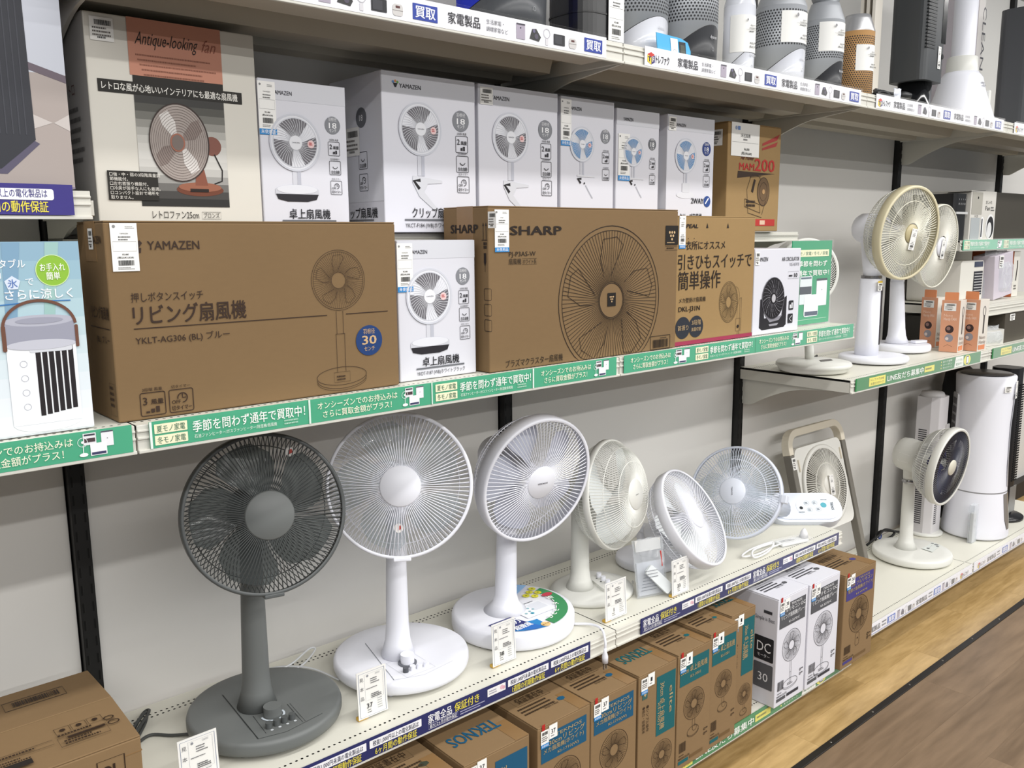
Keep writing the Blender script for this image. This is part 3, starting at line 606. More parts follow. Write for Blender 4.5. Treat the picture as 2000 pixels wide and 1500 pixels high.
P.disc(w*.60, .082, .046, '6E3E2C', 2, ry=.012); P.disc(w*.60, .087, .042, '96604A', 3, ry=.009); P.rect(w*.60-.020, .078, .036, .006, '241A16', 4); P.poly([(w*.57, .09), (w*.65, .09), (w*.63, .12), (w*.58, .12)], '85503E', 3)
P.disc(w*.69, .165, .018, '84564A', 2); P.path([(w*.70, .15), (w*.745, .12), (w*.74, .10), (w*.69, .094)], .0025, '1E1A18', 3)
P.disc(cx, cy, .056, 'A79C96', 3, ry=.071)
for i in range(4):
    a = .65+i*PI/2; P.poly([(cx+.056*r*math.cos(a+s), cy+.071*r*math.sin(a+s)) for r, s in ((.2, -.3), (.55, -.45), (.88, -.25), (.92, .1), (.7, .25), (.25, .35))], 'D9D4D0' if i % 2 else '8A7C76', 4)
for k in range(11): P.ring(cx, cy, .056*(.3+.07*k), .0005, '5A4E4A', 5, ry=.071*(.3+.07*k), seg=36)
P.ring(cx, cy, .056, .0022, '3A2E2A', 5, ry=.071); P.disc(cx-.004, cy, .014, 'A06A58', 6, ry=.017); P.disc(cx-.004, cy, .011, '7A6E68', 7, ry=.014)
P.rect(w*.06, .060, w*.285, .052, '26231F', 5)
for k, s in enumerate(('□強・中・弱の3段階風量調', '　節機能付。', '□左右首振り機能付。', '□冷房が苦手な人にも最適。', '□コンパクト設計で場所を', '　取りません。')): P.text(s, w*.072, .103-.0082*k, .0055, 'E6E2DA', L=6)
P.text('レトロファン25cm', w*.30, .028, .013, '2A2622', w=w*.28); P.frame(w*.60, .027, w*.12, .013, .0006, '2A2622', 1); P.text('ブロンズ', w*.66, .0295, .0085, '2A2622', w=w*.1, al='c')
P.build('printed_face', c.t); Q = c.front(); mini(Q, .010, .335, .04, .04); Q.build('price_ticket', c.t)
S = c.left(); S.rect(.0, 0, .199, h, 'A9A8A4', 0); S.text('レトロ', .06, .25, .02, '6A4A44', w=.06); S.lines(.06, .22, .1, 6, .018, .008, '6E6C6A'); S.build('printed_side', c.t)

# air mover carton
c = Carton('air_mover_carton', 'brown air mover carton with red number at end of shallow shelf', 1.925, 2.225, -.25, .22, RZ, .343, KRAFT2, flaps=1); w, h = c.w, c.h; P = c.front()
P.text('Air Mover', .07, .229, .014, '5A2A24', w=.075, shear=.3, bold=.02); P.text('MAM', .064, .196, .024, 'B4302C', w=.083, bold=.015); P.text('200', .15, .196, .042, 'B4302C', w=.115, bold=.015)
P.poly([(.058, .192), (.27, .19), (.055, .17)], '3A2A20', 1); P.poly([(.19, .27), (.28, .295), (.27, .28), (.19, .263)], 'A03834', 1); P.poly([(.19, .285), (.29, .32), (.275, .3), (.19, .277)], 'A03834', 1)
P.rect(.044, .018, .235, .022, 'B23430', 1); P.rect(.19, .022, .03, .014, 'D8B8A0', 2)
for a, b in (((.11, .135), (.13, .175)), ((.13, .175), (.19, .18)), ((.12, .06), (.11, .135)), ((.20, .055), (.22, .1)), ((.12, .06), (.20, .045)), ((.10, .08), (.19, .06)), ((.10, .105), (.185, .088)), ((.10, .08), (.10, .105)), ((.19, .06), (.185, .088))): P.path([a, b], .0015, BR, 2)
P.disc(.205, .13, .033, '6A5238', 1, ry=.045); P.ring(.205, .13, .034, .002, BR, 2, ry=.046); P.ring(.205, .13, .022, .001, BR, 2, ry=.03); P.disc(.205, .13, .008, 'B08A5E', 3); P.ring(.155, .17, .03, .0016, BR, 2, ry=.012, a0=0, a1=180, seg=14); P.poly([(.135, .13), (.15, .17), (.158, .165), (.145, .125)], BR, 2); P.lines(.108, .092, .07, 2, .012, .008, BR)
P.build('printed_face', c.t); Q = c.front(); Q.rect(.015, .238, .155, .104, 'F0EFEB', 3); Q.disc(.04, .325, .006, '9AA6C0', 4); Q.rect(.048, .319, .014, .012, '6C8CC4', 4); Q.text('床送風機', .092, .298, .010, '3A3A3A', al='c', L=4); Q.lines(.08, .288, .03, 1, .01, .005, '5A5A5A', 4); Q.rect(.02, .281, .145, .0008, '6A6A6A', 4)
Q.text('¥6,000', .1, .257, .008, '2A2A2A', al='c', L=4, bold=.01); Q.text('(税込¥6,600)', .1, .244, .008, '2A2A2A', al='c', L=4, bold=.01); Q.build('price_ticket', c.t); S = c.left(); mini(S, .14, .27, .06, .05); S.build('stock_ticket', c.t)

# large brown cartons on the middle shelf
c = Carton('living_fan_carton', 'wide brown carton printed with a blue size circle and tall fan', -.015, .551, -.42, .15, DZ, .337, KRAFT3, flaps=1); w, h = c.w, c.h; P = c.front(); K = '38281F'
P.poly([(.048, .297), (.056, .305), (.06, .300), (.053, .291)], K, 1); P.poly([(.050, .292), (.058, .292), (.057, .284), (.052, .284)], K, 1)
P.text('YAMAZEN', .068, .289, .0155, K, w=.089, bold=.01); P.text('押しボタンスイッチ', .035, .203, .013, K, w=.123, bold=.004); P.text('リビング扇風機', .036, .166, .027, K, w=.200, bold=.016)
P.strips([(.036, .1562, .366, .0016), (.444, .1562, .098, .0016)], K, 1); P.text('YKLT-AG306 (BL) ブルー', .037, .131, .0115, K, w=.165, bold=.004)
icon_box(P, .037, .006, .042, K, 'wind3', '3段階 風量', .040); icon_box(P, .086, .006, .042, K, 'off', '切タイマー', .040)
line_fan(P, .430, .224, .059, K, 76, .27, .0005)
P.strips([(.4215, .118, .0008, .046), (.4365, .118, .0008, .046), (.419, .118, .021, .0008), (.4195, .043, .0008, .075), (.4385, .043, .0008, .075)], K, 1)
P.ring(.430, .034, .056, .0009, K, 1, ry=.018); P.ring(.430, .030, .056, .0009, K, 1, ry=.021, a0=180, a1=360); P.ring(.430, .026, .056, .0007, K, 1, ry=.021, a0=185, a1=355); P.frame(.412, .022, .036, .02, .0006, K, 1); P.lines(.418, .032, .026, 2, .006, .003, K)
P.disc(.495, .100, .031, '1F3C70', 1); P.text('羽根径', .495, .1145, .0085, 'C4A47C', w=.027, al='c'); P.text('30', .495, .0925, .019, 'C8A880', w=.033, al='c', bold=.02); P.text('センチ', .495, .0795, .008, 'C4A47C', w=.025, al='c')
P.build('printed_face', c.t); Q = c.front(); price(Q, .010, .254, .043, .079, False); Q.build('price_ticket', c.t)
S = c.left(); S.text('YAMAZEN', .065, .30, .013, K, w=.07, bold=.02); S.text('リビング扇風機', .05, .175, .018, K, w=.095, bold=.014); S.rect(.04, .157, .105, .0015, K, 1); S.text('(BL) ブルー', .07, .133, .011, K, w=.07); S.frame(.115, .01, .03, .055, .0008, K, 1); S.lines(.118, .055, .024, 4, .01, .005, K); S.build('printed_side', c.t)
S = c.left(); mini(S, .07, .29, .025, .035); S.build('stock_ticket', c.t); MB().box(-w/2-.0006, -w/2, -.03, .03, .27, .3375).build('packing_tape', M_TAPE, c.t)

c = Carton('large_fan_carton', 'wide brown carton printed with one huge fan grille drawing', .790, 1.457, -.430, .165, DZ, .374, KRAFT3, flaps=1); w, h = c.w, c.h; P = c.front(); K = '241A14'
P.text('SHARP', .064, .310, .0215, K, w=.161, bold=.03); P.text('PJ-P3AS-W', .06, .2615, .0115, K, w=.082); P.text('扇風機', .059, .244, .0115, K, w=.038); P.frame(.100, .2425, .046, .0135, .0006, K, 1); P.text('ホワイト系', .123, .2445, .009, K, w=.042, al='c')
line_fan(P, .404, .144, .187, K, 104, .235, .0012, ry=.187); P.ring(.404, .144, .047, .0012, K, 1); P.rect(.389, .129, .031, .034, '1C1714', 2)
for j, (dx, dy) in enumerate(((-.006, .006), (0, .006), (.006, .006), (-.003, 0), (.003, 0), (0, -.006))): P.disc(.4045+dx, .147+dy, .0022, 'C2A27A', 3, seg=10)
P.text('プラズマクラスター扇風機', .047, .008, .0145, K, w=.184)
P.rect(.614, .281, .053, .051, '1C1714', 2)
for j, (dx, dy) in enumerate(((-.010, .008), (0, .008), (.010, .008), (-.005, -.001), (.005, -.001), (0, -.01))): P.disc(.6405+dx, .306+dy, .0035, 'C9AA80', 3, seg=12)
P.lines(.620, .286, .042, 1, .01, .002, 'C9AA80', 3); P.frame(.614, .267, .053, .01, .0006, K, 1); P.lines(.62, .271, .04, 1, .01, .003, K)
P.frame(.560, .002, .082, .036, .0015, K, 1, r=.002); P.barcode(.570, .006, .062, .022, K); P.lines(.6, .031, .035, 1, .01, .002, K)
P.build('printed_face', c.t); Q = c.front(); price(Q, .018, .272, .042, .094, True, top='SHARP'); Q.build('price_ticket', c.t)
S = c.left(); S.text('SHARP', .03, .315, .02, K, w=.1, bold=.035); S.text('PJ-P3AS-W', .028, .285, .012, K, w=.075); S.strips([(.148, .30, .0015, .03), (.158, .30, .0015, .03), (.143, .298, .02, .0015)], K, 1)
for x in (.1487, .1587): S.poly([(x-.003, .33), (x+.003, .33), (x, .338)], K, 1)
S.poly([(.15, .27), (.158, .27), (.158, .25), (.154, .24), (.15, .25)], K, 1); S.rect(.1535, .228, .001, .013, K, 1); S.lines(.15, .288, .014, 2, .008, .006, K)
for y in (.165, .13, .095): S.frame(.15, y, .025, .026, .0012, K, 1, r=.003)
S.build('printed_side', c.t); S = c.left(); mini(S, .167, .325, .028, .036); S.build('stock_ticket', c.t); MB().box(-w/2-.0006, -w/2, -.03, .03, .29, .3745).build('packing_tape', M_TAPE, c.t)

c = Carton('wall_fan_carton', 'light brown wall fan carton with two dark circles and red stripe', 1.462, 1.838, -.42, .16, DZ, .359, KRAFT2, flaps=1); w, h = c.w, c.h; P = c.front(); K = '2A201A'
P.text('TEKNOS APPEAL'[-4:], .043, .326, .0115, K, w=.052, bold=.035, shear=.15)
for x in (.138, .236): P.poly([(x-.005, .326), (x+.005, .326), (x, .340)], K, 1)
P.text('衣所にオススメ', .043, .268, .020, K, w=.182, bold=.008)
for x in (.053, .08): P.disc(x, .297, .0014, K, 1, seg=8)
P.text('引きひもスイッチで', .010, .215, .035, K, w=.350, bold=.006); P.text('簡単操作', .012, .160, .042, K, w=.195, bold=.006); P.text('メカ壁掛け扇風機', .018, .121, .0115, K, w=.121, bold=.004); P.text('DKL-J31N', .017, .096, .0145, K, w=.096, bold=.016)
for x, a, b in ((.038, '首振り', None), (.098, '3段階', '風量切替')):
    P.disc(x, .050, .033, '2B2E36', 1, ry=.031)
    if b: P.text(a, x, .056, .012, 'B49A74', w=.042, al='c', L=3); P.text(b, x, .038, .009, 'B49A74', w=.044, al='c', L=3)
    else: P.text(a, x, .044, .012, 'B49A74', w=.048, al='c', L=3)
line_fan(P, .251, .111, .046, K, 60, .28, .0006, 5, ry=.060); P.ring(.285, .125, .02, .0007, K, 1, ry=.03, a0=-60, a1=90, seg=14); P.frame(.290, .022, .022, .038, .001, K, 1); P.disc(.301, .036, .005, K, 2); P.strips([(.296, .06, .0007, .05), (.308, .01, .0008, .11), (.316, .02, .0008, .10), (.308, .12, .009, .0008), (.298, .0, .0007, .022), (.304, 0, .0007, .022)], K, 1)
P.rect(.0, .0, w, .012, '97324E', 1); P.build('printed_face', c.t); Q = c.front(); price(Q, .012, .27, .028, .088, True); Q.build('price_ticket', c.t)

c = Carton('air_circulator_carton', 'small white carton with black air circulator picture beside green poster', 1.842, 2.099, -.42, .19, DZ, .263, WCARD); w, h = c.w, c.h; P = c.front(); K = '2A2A2E'
P.text('YAMAZEN', .012, .226, .013, K, w=.056, bold=.012); P.text('AIR CIRCULATOR', .146, .224, .013, K, w=.1, bold=.008); P.text('YAS-AKW18', .19, .208, .011, '7A7A80', w=.056); P.frame(.185, .168, .062, .022, .0008, '8A8A90', 1); P.text('10', .22, .172, .014, K, w=.018, bold=.02); P.lines(.19, .174, .028, 1, .01, .006, K)
P.poly([(.034, .022), (.036, .11), (.048, .11), (.06, .05), (.155, .05), (.170, .11), (.183, .115), (.183, .024), (.17, .016), (.05, .014)], '27252A', 1); P.poly([(.085, .03), (.14, .031), (.13, .024), (.09, .024)], '9A98A0', 2); P.poly([(.06, .062), (.10, .045), (.16, .056), (.14, .04), (.09, .036)], '8C8A92', 2)
P.disc(.105, .110, .062, '1F1D21', 3, ry=.066); P.ring(.105, .110, .061, .002, '6E6C74', 4, ry=.065)
for k in range(3):
    for i in range(26):
        a = 2*PI*i/26; P.path([(.105+(.018+.014*k)*math.cos(a+.5*k*.25), .11+(.018+.014*k)*math.sin(a+.5*k*.25)), (.105+(.030+.014*k)*math.cos(a+.5*(k+1)*.25), .11+(.030+.014*k)*math.sin(a+.5*(k+1)*.25))], .0009, '77757E' if i % 3 else 'B8B6BE', 4)
P.disc(.105, .11, .011, 'B9B7BC', 5, ry=.013); P.rect(.196, .068, .026, .03, K, 1, r=.003); P.strips([(.2, .073, .007, .012), (.21, .073, .007, .018)], 'E8E8EC', 2); P.rect(.193, .026, .028, .030, K, 1, r=.003); P.path([(.216, .05), (.2, .04), (.214, .031)], .002, 'E8E8EC', 2)
P.build('printed_face', c.t); Q = c.front(); mini(Q, .001, .215, .022, .04); Q.build('price_ticket', c.t)

# cartons in the left bay
c = Carton('photo_carton', 'tall carton printed with a dark cabinet photograph at upper left', -.36, -.024, -.318, .28, 1.737, .40, mat('BDB9C0', .5, vary=.03, scale=6)); w, h = c.w, c.h; P = c.front(); o = w-.12
P.rect(0, .185, w, .215, 'C3C6D0', 0); P.rect(0, 0, w, .185, 'A89D98', 0); P.poly([(o+.05, .205), (w, .184), (w, .172), (o+.05, .193)], '6A5F68', 1)
P.poly([(o+.05, .125), (w-.026, .107), (o+.05, .090)], 'C4BCB8', 1); P.poly([(w-.024, .107), (w, .122), (w, .095)], 'C4BCB8', 1); P.poly([(0, .02), (o+.02, .022), (o+.072, .072), (o+.05, .085), (0, .06)], '5A5568', 1)
P.poly([(0, .03), (o+.012, .030), (o+.055, .068), (o+.066, .078), (o+.063, .40), (0, .40)], '35363C', 2); P.strips([(o-.1+.0095*k, .085, .002, .31) for k in range(17)], '42434A', 3)
P.rect(0, .0, w, .004, '8A8090', 1); P.build('printed_face', c.t)
c = Carton('portable_cooler_carton', 'blue white portable cooler carton with leather handle picture', -.285, -.055, -.425, .15, DZ, .303, mat('DDE4EA', .4, vary=.02, scale=8)); w, h = c.w, c.h; P = c.front(); x1 = w
for k, g in enumerate(('8FB0C4', '98B9C9', 'A4C2CC', 'B0CBD4', 'BFD4DA', 'CCDCE2', 'D6E2E8', 'DEE6EC', 'E4E9EE', 'E9ECF0')): P.rect(.001, h-.03*(k+1)+.001, w-.002, .0302, g, 0)
P.poly([(x1-.11, h), (x1-.085, h), (x1-.10, h*.55), (x1-.115, h*.55)], '7FA2BC', 1); P.poly([(x1-.05, h), (x1-.03, h), (x1-.045, h*.6), (x1-.06, h*.62)], '9CC0BC', 1)
P.text('ポータブル', x1-.098, h*.865, .013, 'F4F6F8', al='r', w=.078, bold=.01) if False else P.text('ポータブル', x1-.142, h*.875, .011, 'F4F6F8', w=.062, bold=.01); P.text('冷風扇', x1-.155, h*.825, .013, 'F4F6F8', w=.04, bold=.01)
P.disc(x1-.042, h*.855, .024, '8DBB3E', 1); P.ring(x1-.042, h*.855, .024, .0012, 'CFE6A6', 2); P.text('お手入れ', x1-.042, h*.855, .010, 'F8FAF0', w=.036, al='c', L=3, bold=.01); P.text('簡単', x1-.042, h*.81, .010, 'F8FAF0', w=.02, al='c', L=3, bold=.01)
for x, cc, s, ic in ((.160, '31538C', '風', 'F2F6FA'), (.132, '31609E', '水', 'F2F6FA'), (.100, 'D5DFF0', '氷', '5878B8')):
    P.poly([(x1-x-.0115*math.sin(2*PI*k/5), h*(.778 if s != '氷' else .795)+.0115*math.cos(2*PI*k/5)) for k in range(5)], cc, 2); P.text(s, x1-x, h*(.760 if s != '氷' else .777), .0105, ic, al='c', L=3, bold=.01)
P.text('で', x1-.082, h*.785, .010, 'F4F6F8'); P.text('さらに涼しく', x1-.112, h*.715, .013, 'F6F8FC', w=.096, bold=.012); P.path([(x1-.17, h*.690), (x1-.12, h*.687), (x1-.06, h*.70), (x1-.02, h*.697)], .0018, '3E78B4', 2)
bx = x1-.068
P.ring(bx, h*.565, .052, .0045, '6E4A3C', 5, ry=.042, a0=5, a1=175, seg=22); P.rect(bx-.0545, h*.45, .006, .04, '6E4A3C', 5, r=.002); P.rect(bx+.050, h*.45, .005, .036, '6E4A3C', 5, r=.002)
P.disc(bx, h*.065, .050, 'E4E6EC', 1, ry=.015); P.rect(bx-.050, h*.06, .100, h*.42, 'EDEFF3', 2); P.rect(bx-.050, h*.475, .100, .037, '9A9BAA', 3); P.disc(bx, h*.475, .050, 'C2C3CE', 4, ry=.008); P.disc(bx, h*.6, .050, 'B2B3C0', 3, ry=.009); P.disc(bx, h*.6, .034, '9C9DAC', 4, ry=.005)
P.strips([(bx-.010+.0095*k, h*.10+.0015*k, .0072, h*.335) for k in range(6)], '241F22', 3); P.rect(bx-.018, h*.435, .062, .009, 'D3D5DC', 3, r=.003)
for k in range(4): P.ring(bx-.028, h*(.38-.075*k), .005, .0006, 'A6A8B2', 3, seg=14)
for k, (a, b) in enumerate((('風量', '3段階'), ('送風・冷風', 'モード'), ('2WAY', '電源'), ('2WAY', '間接照明'))): P.text(a, x1-.158, h*(.355-.1*k), .007, '6A84A4', w=.028, al='c'); P.text(b, x1-.158, h*(.325-.1*k), .008, '52729A', w=.03, al='c'); P.rect(x1-.178, h*(.305-.1*k), .036, .0006, 'C0CCD8', 1)
P.rect(x1-.165, h*.185, .008, .008, '3468A8', 1); P.rect(x1-.155, h*.185, .008, .008, '3468A8', 1); P.build('printed_face', c.t)
Q = c.front(); Q.rect(x1-.205, h*.86, .045, .05, 'F2F1EE', 5); Q.rect(x1-.205, h*.80, .045, .018, '2E86C8', 5); Q.text('未使用品', x1-.162, h*.815, .009, 'F4F8FC', w=.036, al='r', L=6); Q.barcode(x1-.19, h*.87, .024, .03, L=6); Q.build('price_ticket', c.t)
# open carton at lower left
c = Carton('open_carton', 'brown carton with lifted flaps at lower left on low shelf', -.52, -.028, -.436, .315, LOWZ+.0465, .183, KRAFT, flaps=.05, bev=.003); w, h, d = c.w, c.h, c.d
P = c.top(.004); K = '33241A'; xr = w
P.frame(xr-.165, .235, .105, .035, .002, K, 1); P.barcode(xr-.15, .243, .08, .02, K); P.build('printed_top', c.t); c.t.children[-1].rotation_euler = (0, 0, 0)
P = c.top(.006)
for k in range(3): P.frame(xr-.115+.027*k, .085, .024, .022, .0009, K, 1); P.disc(xr-.103+.027*k, .096, .005, K, 2, seg=10)
P.lines(xr-.115, .076, .075, 1, .008, .005, K); P.frame(xr-.118, .038, .08, .032, .0012, K, 1); P.rect(xr-.102, .061, .062, .007, K, 2); P.lines(xr-.11, .052, .06, 2, .009, .005, K)
P.rect(xr-.24, .022, .075, .017, '2A2420', 1); P.frame(xr-.26, .058, .135, .016, .001, K, 1); P.lines(xr-.22, .064, .09, 1, .01, .005, K); P.lines(xr-.26, .048, .11, 2, .008, .004, K); P.ring(xr-.028, .086, .008, .0022, K, 1, ry=.006); P.ring(xr-.025, .066, .009, .0022, K, 1, ry=.007); P.lines(xr-.035, .075, .02, 1, .01, .002, K)
P.build('printed_flap', c.t)
P = c.front(); P.frame(w-.075, .06, .045, .1, .002, K, 1); P.disc(w-.06, .14, .008, K, 2); P.rect(w-.05, .125, .004, .024, K, 2); P.build('printed_face', c.t)
MB().box(w/2-.03, w/2+.0006, -d/2-.0006, d/2*.0, h-.03, h-.0285).build('packing_tape', M_TAPE, c.t)

# ------------------------------------------------------------------ fan cartons on the lowest shelf
BZ = .1615
def ticket(P, x, y, num, seed, blue=True, red=True):
    if red: P.rect(x+.004, y+.036, .010, .016, 'B02A26', 3)
    P.rect(x, y, .026, .036, 'EFEEEA', 4); P.barcode(x+.004, y+.024, .018, .008, '2A2A2A', 5, seed); P.lines(x+.003, y+.018, .02, 3, .005, .0025, '5A5450', 5, seed)
    if blue: P.rect(x, y-.009, .026, .010, '2E86C8', 5); P.text('未使用品', x+.013, y-.006, .0045, 'F4F8FC', w=.022, al='c', L=6)
    P.rect(x+.027, y+.006, .027, .036, 'F2F1EE', 4, r=.001); P.text(num, x+.0405, y+.019, .0125, '26262A', al='c', L=5, w=.006 if len(num) == 1 else .014 if len(num) == 2 else .018, bold=.01); P.lines(x+.033, y+.012, .014, 1, .01, .0025, '6A6A6A', 5)
def fan_small(P, x, y, r, c, stand='tall', ry=None, hubc=None, n=48):
    k = ry or r
    line_fan(P, x, y, r, c, n, .3, r*.016, 5, ry=ry, rings=1)
    if hubc: P.disc(x, y, r*.28, hubc, 3, ry=k*.28, seg=20)
    if stand == 'tall':
        P.strips([(x-r*.09, y-k*2.35, r*.02, k*1.38), (x+r*.07, y-k*2.35, r*.02, k*1.38), (x-r*.09, y-k*1.75, r*.18, r*.02)], c, 1); P.ring(x, y-k*2.4, r*.8, r*.025, c, 1, ry=k*.28); P.ring(x, y-k*2.47, r*.8, r*.02, c, 1, ry=k*.3, a0=180, a1=360); P.lines(x-r*.3, y-k*2.42, r*.6, 2, r*.09, r*.05, c)
    elif stand == 'desk':
        P.strips([(x-r*.13, y-k*1.6, r*.02, k*.65), (x+r*.11, y-k*1.55, r*.02, k*.6)], c, 1); P.ring(x-r*.05, y-k*1.75, r*.55, r*.025, c, 1, ry=k*.3); P.ring(x-r*.05, y-k*1.82, r*.55, r*.025, c, 1, ry=k*.3, a0=180, a1=360); P.ring(x+r*.1, y-k*1.6, r*.2, r*.02, c, 1)
    else:
        P.frame(x-r*.22, y-k*1.75, r*.4, k*.7, r*.02, c, 1, r=r*.12); P.disc(x, y-k*1.35, r*.05, c, 2, seg=8)
def lower(x0, x1, yf, h, label, kind, m=None, d=.38, col='1B5474', num='37', stamp=True, topk='badge', tx=(), seed=1, grp='brown fan cartons on the lowest shelf', ink_='3A2C20', txtc='A8946E', foot='tall'):
    c = Carton('fan_carton', label, x0, x1, yf, d, BZ, h, m or KRAFT, group=grp, flaps=1); w = c.w; P = c.front(); K = ink_
    if kind == 'front':
        P.rect(w*.06, h*.72, w*.86, h*.21, col, 1)
        for (s, fx, fy, fh, fw) in tx: P.text(s, w*fx, h*fy, h*fh, txtc, w=w*fw, bold=.01, L=3)
        fan_small(P, w*.5, h*.52, w*.31, K, foot, n=64)
        P.barcode(w*.08, h*.145, w*.2, h*.085, K, seed=seed); P.lines(w*.08, h*.115, w*.18, 1, .01, h*.008, K); P.rect(w*.06, h*.045, w*.3, h*.03, col, 1); P.text('MARUKI CO.,LTD.' if False else 'MARUWA CO.,LTD.', w*.06, h*.085, h*.018, K, w=w*.34, bold=.02); P.rect(w*.40, h*.05, w*.4, h*.028, K if m else '6E5638', 1)
        P.ring(w*.84, h*.235, w*.022, w*.012, K, 1, seg=12); P.ring(w*.84, h*.195, w*.022, w*.012, K, 1, seg=12); P.lines(w*.88, h*.235, w*.07, 2, h*.04, h*.012, K)
    else:
        P.rect(w*.46, h*.42, w*.50, h*.50, col, 1)
        for (s, fx, fy, fh, fw) in tx: P.text(s, w*fx, h*fy, h*fh, txtc, w=w*fw, bold=.01, L=3, rot=-PI/2)
        fan_small(P, w*.63, h*.24, w*.27, K, 'desk', ry=w*.27, n=64); P.rect(w*.09, h*.79, w*.13, h*.075, '3B5F5A', 1); P.poly([(w*.12, h*.83), (w*.155, h*.85), (w*.19, h*.83), (w*.155, h*.81)], 'B8A27E', 2)
        for j in range(2): P.text('●組立・設置簡単' if j else '●シンプル操作', w*(.2-.1*j), h*.73, h*.026, K, w=h*.22, rot=-PI/2); 
        P.rect(w*.03, h*.06, w*.07, h*.12, col, 1)
    P.build('printed_face', c.t); Q = c.front(); ticket(Q, w*.05, h*.865, num, seed, red=(kind == 'front')); Q.build('price_ticket', c.t)
    T = c.top()
    if topk == 'badge':
        T.rect(w*.22, d*.55, w*.42, d*.15, col, 1, r=.004); T.text('30', w*.43, d*.59, d*.07, 'A88A60' if not m else 'C8C8D0', w=w*.2, al='c', L=3)
        T.frame(w*.16, d*.27, w*.62, d*.10, .001, K, 1); T.text('保証書在中', w*.47, d*.295, d*.055, K, w=w*.5, al='c'); T.lines(w*.1, d*.23, w*.7, 3, d*.035, d*.016, K)
        T.poly([(w*.78+w*.07*math.cos(PI/6+k*PI/3), d*.17+w*.05*math.sin(PI/6+k*PI/3)) for k in range(6)], col, 1); T.text('Simple is Best', w*.42, d*.14, d*.022, K, w=w*.26, shear=.2)
    else:
        T.text('TEKNOS', w*.86, d*.28, d*.11, col, w=w*.72, bold=.02, rot=PI); T.text('30cmリビング' if num == '37' else '30cm卓上扇風機', w*.95, d*.60, d*.10, '2A2018', w=w*.9, bold=.016, rot=PI); T.text('KI-1710(W)' if num == '37' else 'KI-1001', w*.7, d*.78, d*.05, '3A2C20', w=w*.4, rot=PI); T.strips([(w*.05, d*.42, w*.9, .001), (w*.05, d*.80, w*.9, .001), (w*.05, d*.88, w*.9, .001)], '3A2C20', 1)
    T.build('printed_top', c.t)
    mb_y = d*.42; c.tape(0, w, mb_y, mb_y+.05, 0)
    MB().box(w*.78-w/2, w*.985-w/2, -d/2-.0006, -d/2*.55, h, h+.0007).build('packing_tape', M_TAPE, c.t) if m is None else None
    return c
LV = (('TEKNOS', .32, .885, .026, .5), ('30cmリビング', .2, .835, .036, .68), ('メカ扇風機(ホワイト)', .1, .79, .032, .76), ('KI-1710(W)', .36, .745, .022, .4))
TK = (('30cm 卓上扇風機', .08, .82, .045, .78), ('KI-1001', .36, .765, .026, .3))
SD = (('30cm 卓上扇風機', .55, .86, .05, .86), ('elite', .8, .80, .045, .5), ('KI-1001', .49, .7, .025, .4))
DC = (('TEKNOS', .42, .9, .022, .36), ('フルリモコン DC', .14, .855, .034, .76), ('リビング扇風機(グレー)', .1, .80, .034, .8), ('KI-327DC', .36, .745, .022, .36))
PU = (('TEKNOS', .42, .9, .022, .36), ('30cm フルリモコン', .12, .855, .034, .76), ('壁掛け扇風機(ホワイト)', .1, .80, .034, .8), ('KI-W478', .36, .745, .022, .36))
lower(.395, .585, -.548, .343, 'brown fan carton with dark 30 badge, nearest at bottom edge', 'front', tx=LV, col='3F4436', seed=11)
lower(.603, .798, -.550, .343, 'brown fan carton with blue upside down lettering, bottom edge', 'side', tx=(('30cmリビング', .55, .86, .05, .8),), topk='name', seed=12)
lower(.824, 1.003, -.550, .343, 'brown blue panel fan carton, left one of the two numbered 37', 'front', tx=LV, seed=13)
lower(1.006, 1.179, -.550, .343, 'brown blue panel fan carton, right one of the two numbered 37', 'front', tx=LV, seed=14)
lower(1.187, 1.346, -.550, .347, 'brown carton turned sideways with tall teal panel, left one', 'side', tx=SD, col='1A5E64', num='1', topk='name', seed=15)
lower(1.351, 1.503, -.550, .350, 'brown teal panel desk fan carton beside the left sideways carton', 'front', tx=TK, col='1A5E64', num='1', seed=16, foot='desk')
lower(1.506, 1.640, -.545, .360, 'brown teal panel desk fan carton between two others of its kind', 'front', tx=TK, col='1A5E64', num='1', seed=17, foot='desk')
lower(1.645, 1.770, -.518, .365, 'brown carton turned sideways with teal panel beside white cartons', 'side', tx=SD, col='1A5E64', num='1', topk='name', seed=18)
c8 = lower(1.849, 2.022, -.548, .368, 'white fan carton with dark grey panel, left of the white pair', 'front', WCARD, tx=DC, col='55565A', num='38', grp='white fan cartons on the lowest shelf', seed=19, ink_='3A3A40', txtc='DADADC')
S = c8.left(); S.rect(.19, .2, .13, .02, '4A4A50', 1) if False else None; S.rect(.30, .055, .07, .085, '5A5B60', 1, r=.004); S.text('30', .335, .08, .03, 'E8E8EC', al='c', L=3); S.rect(.30, .15, .07, .08, '2A2A2E', 1, r=.004); S.text('DC', .335, .18, .035, 'F0F0F2', al='c', L=3, w=.05); S.text('モーター', .335, .162, .01, 'E0E0E4', al='c', L=3, w=.045); S.rect(.33, .31, .03, .01, '3A3A40', 1); S.text('Simple is Best', .30, .285, .014, '4A4A50', w=.07); S.build('printed_side', c8.t)
lower(2.026, 2.218, -.552, .366, 'white fan carton with dark grey panel, right of the white pair', 'front', WCARD, tx=DC, col='55565A', num='38', grp='white fan cartons on the lowest shelf', seed=20, ink_='3A3A40', txtc='DADADC')
lower(2.236, 2.452, -.562, .345, 'brown wall fan carton with purple panel at right end', 'front', tx=PU, col='46407E', num='263', seed=21, foot='wall')
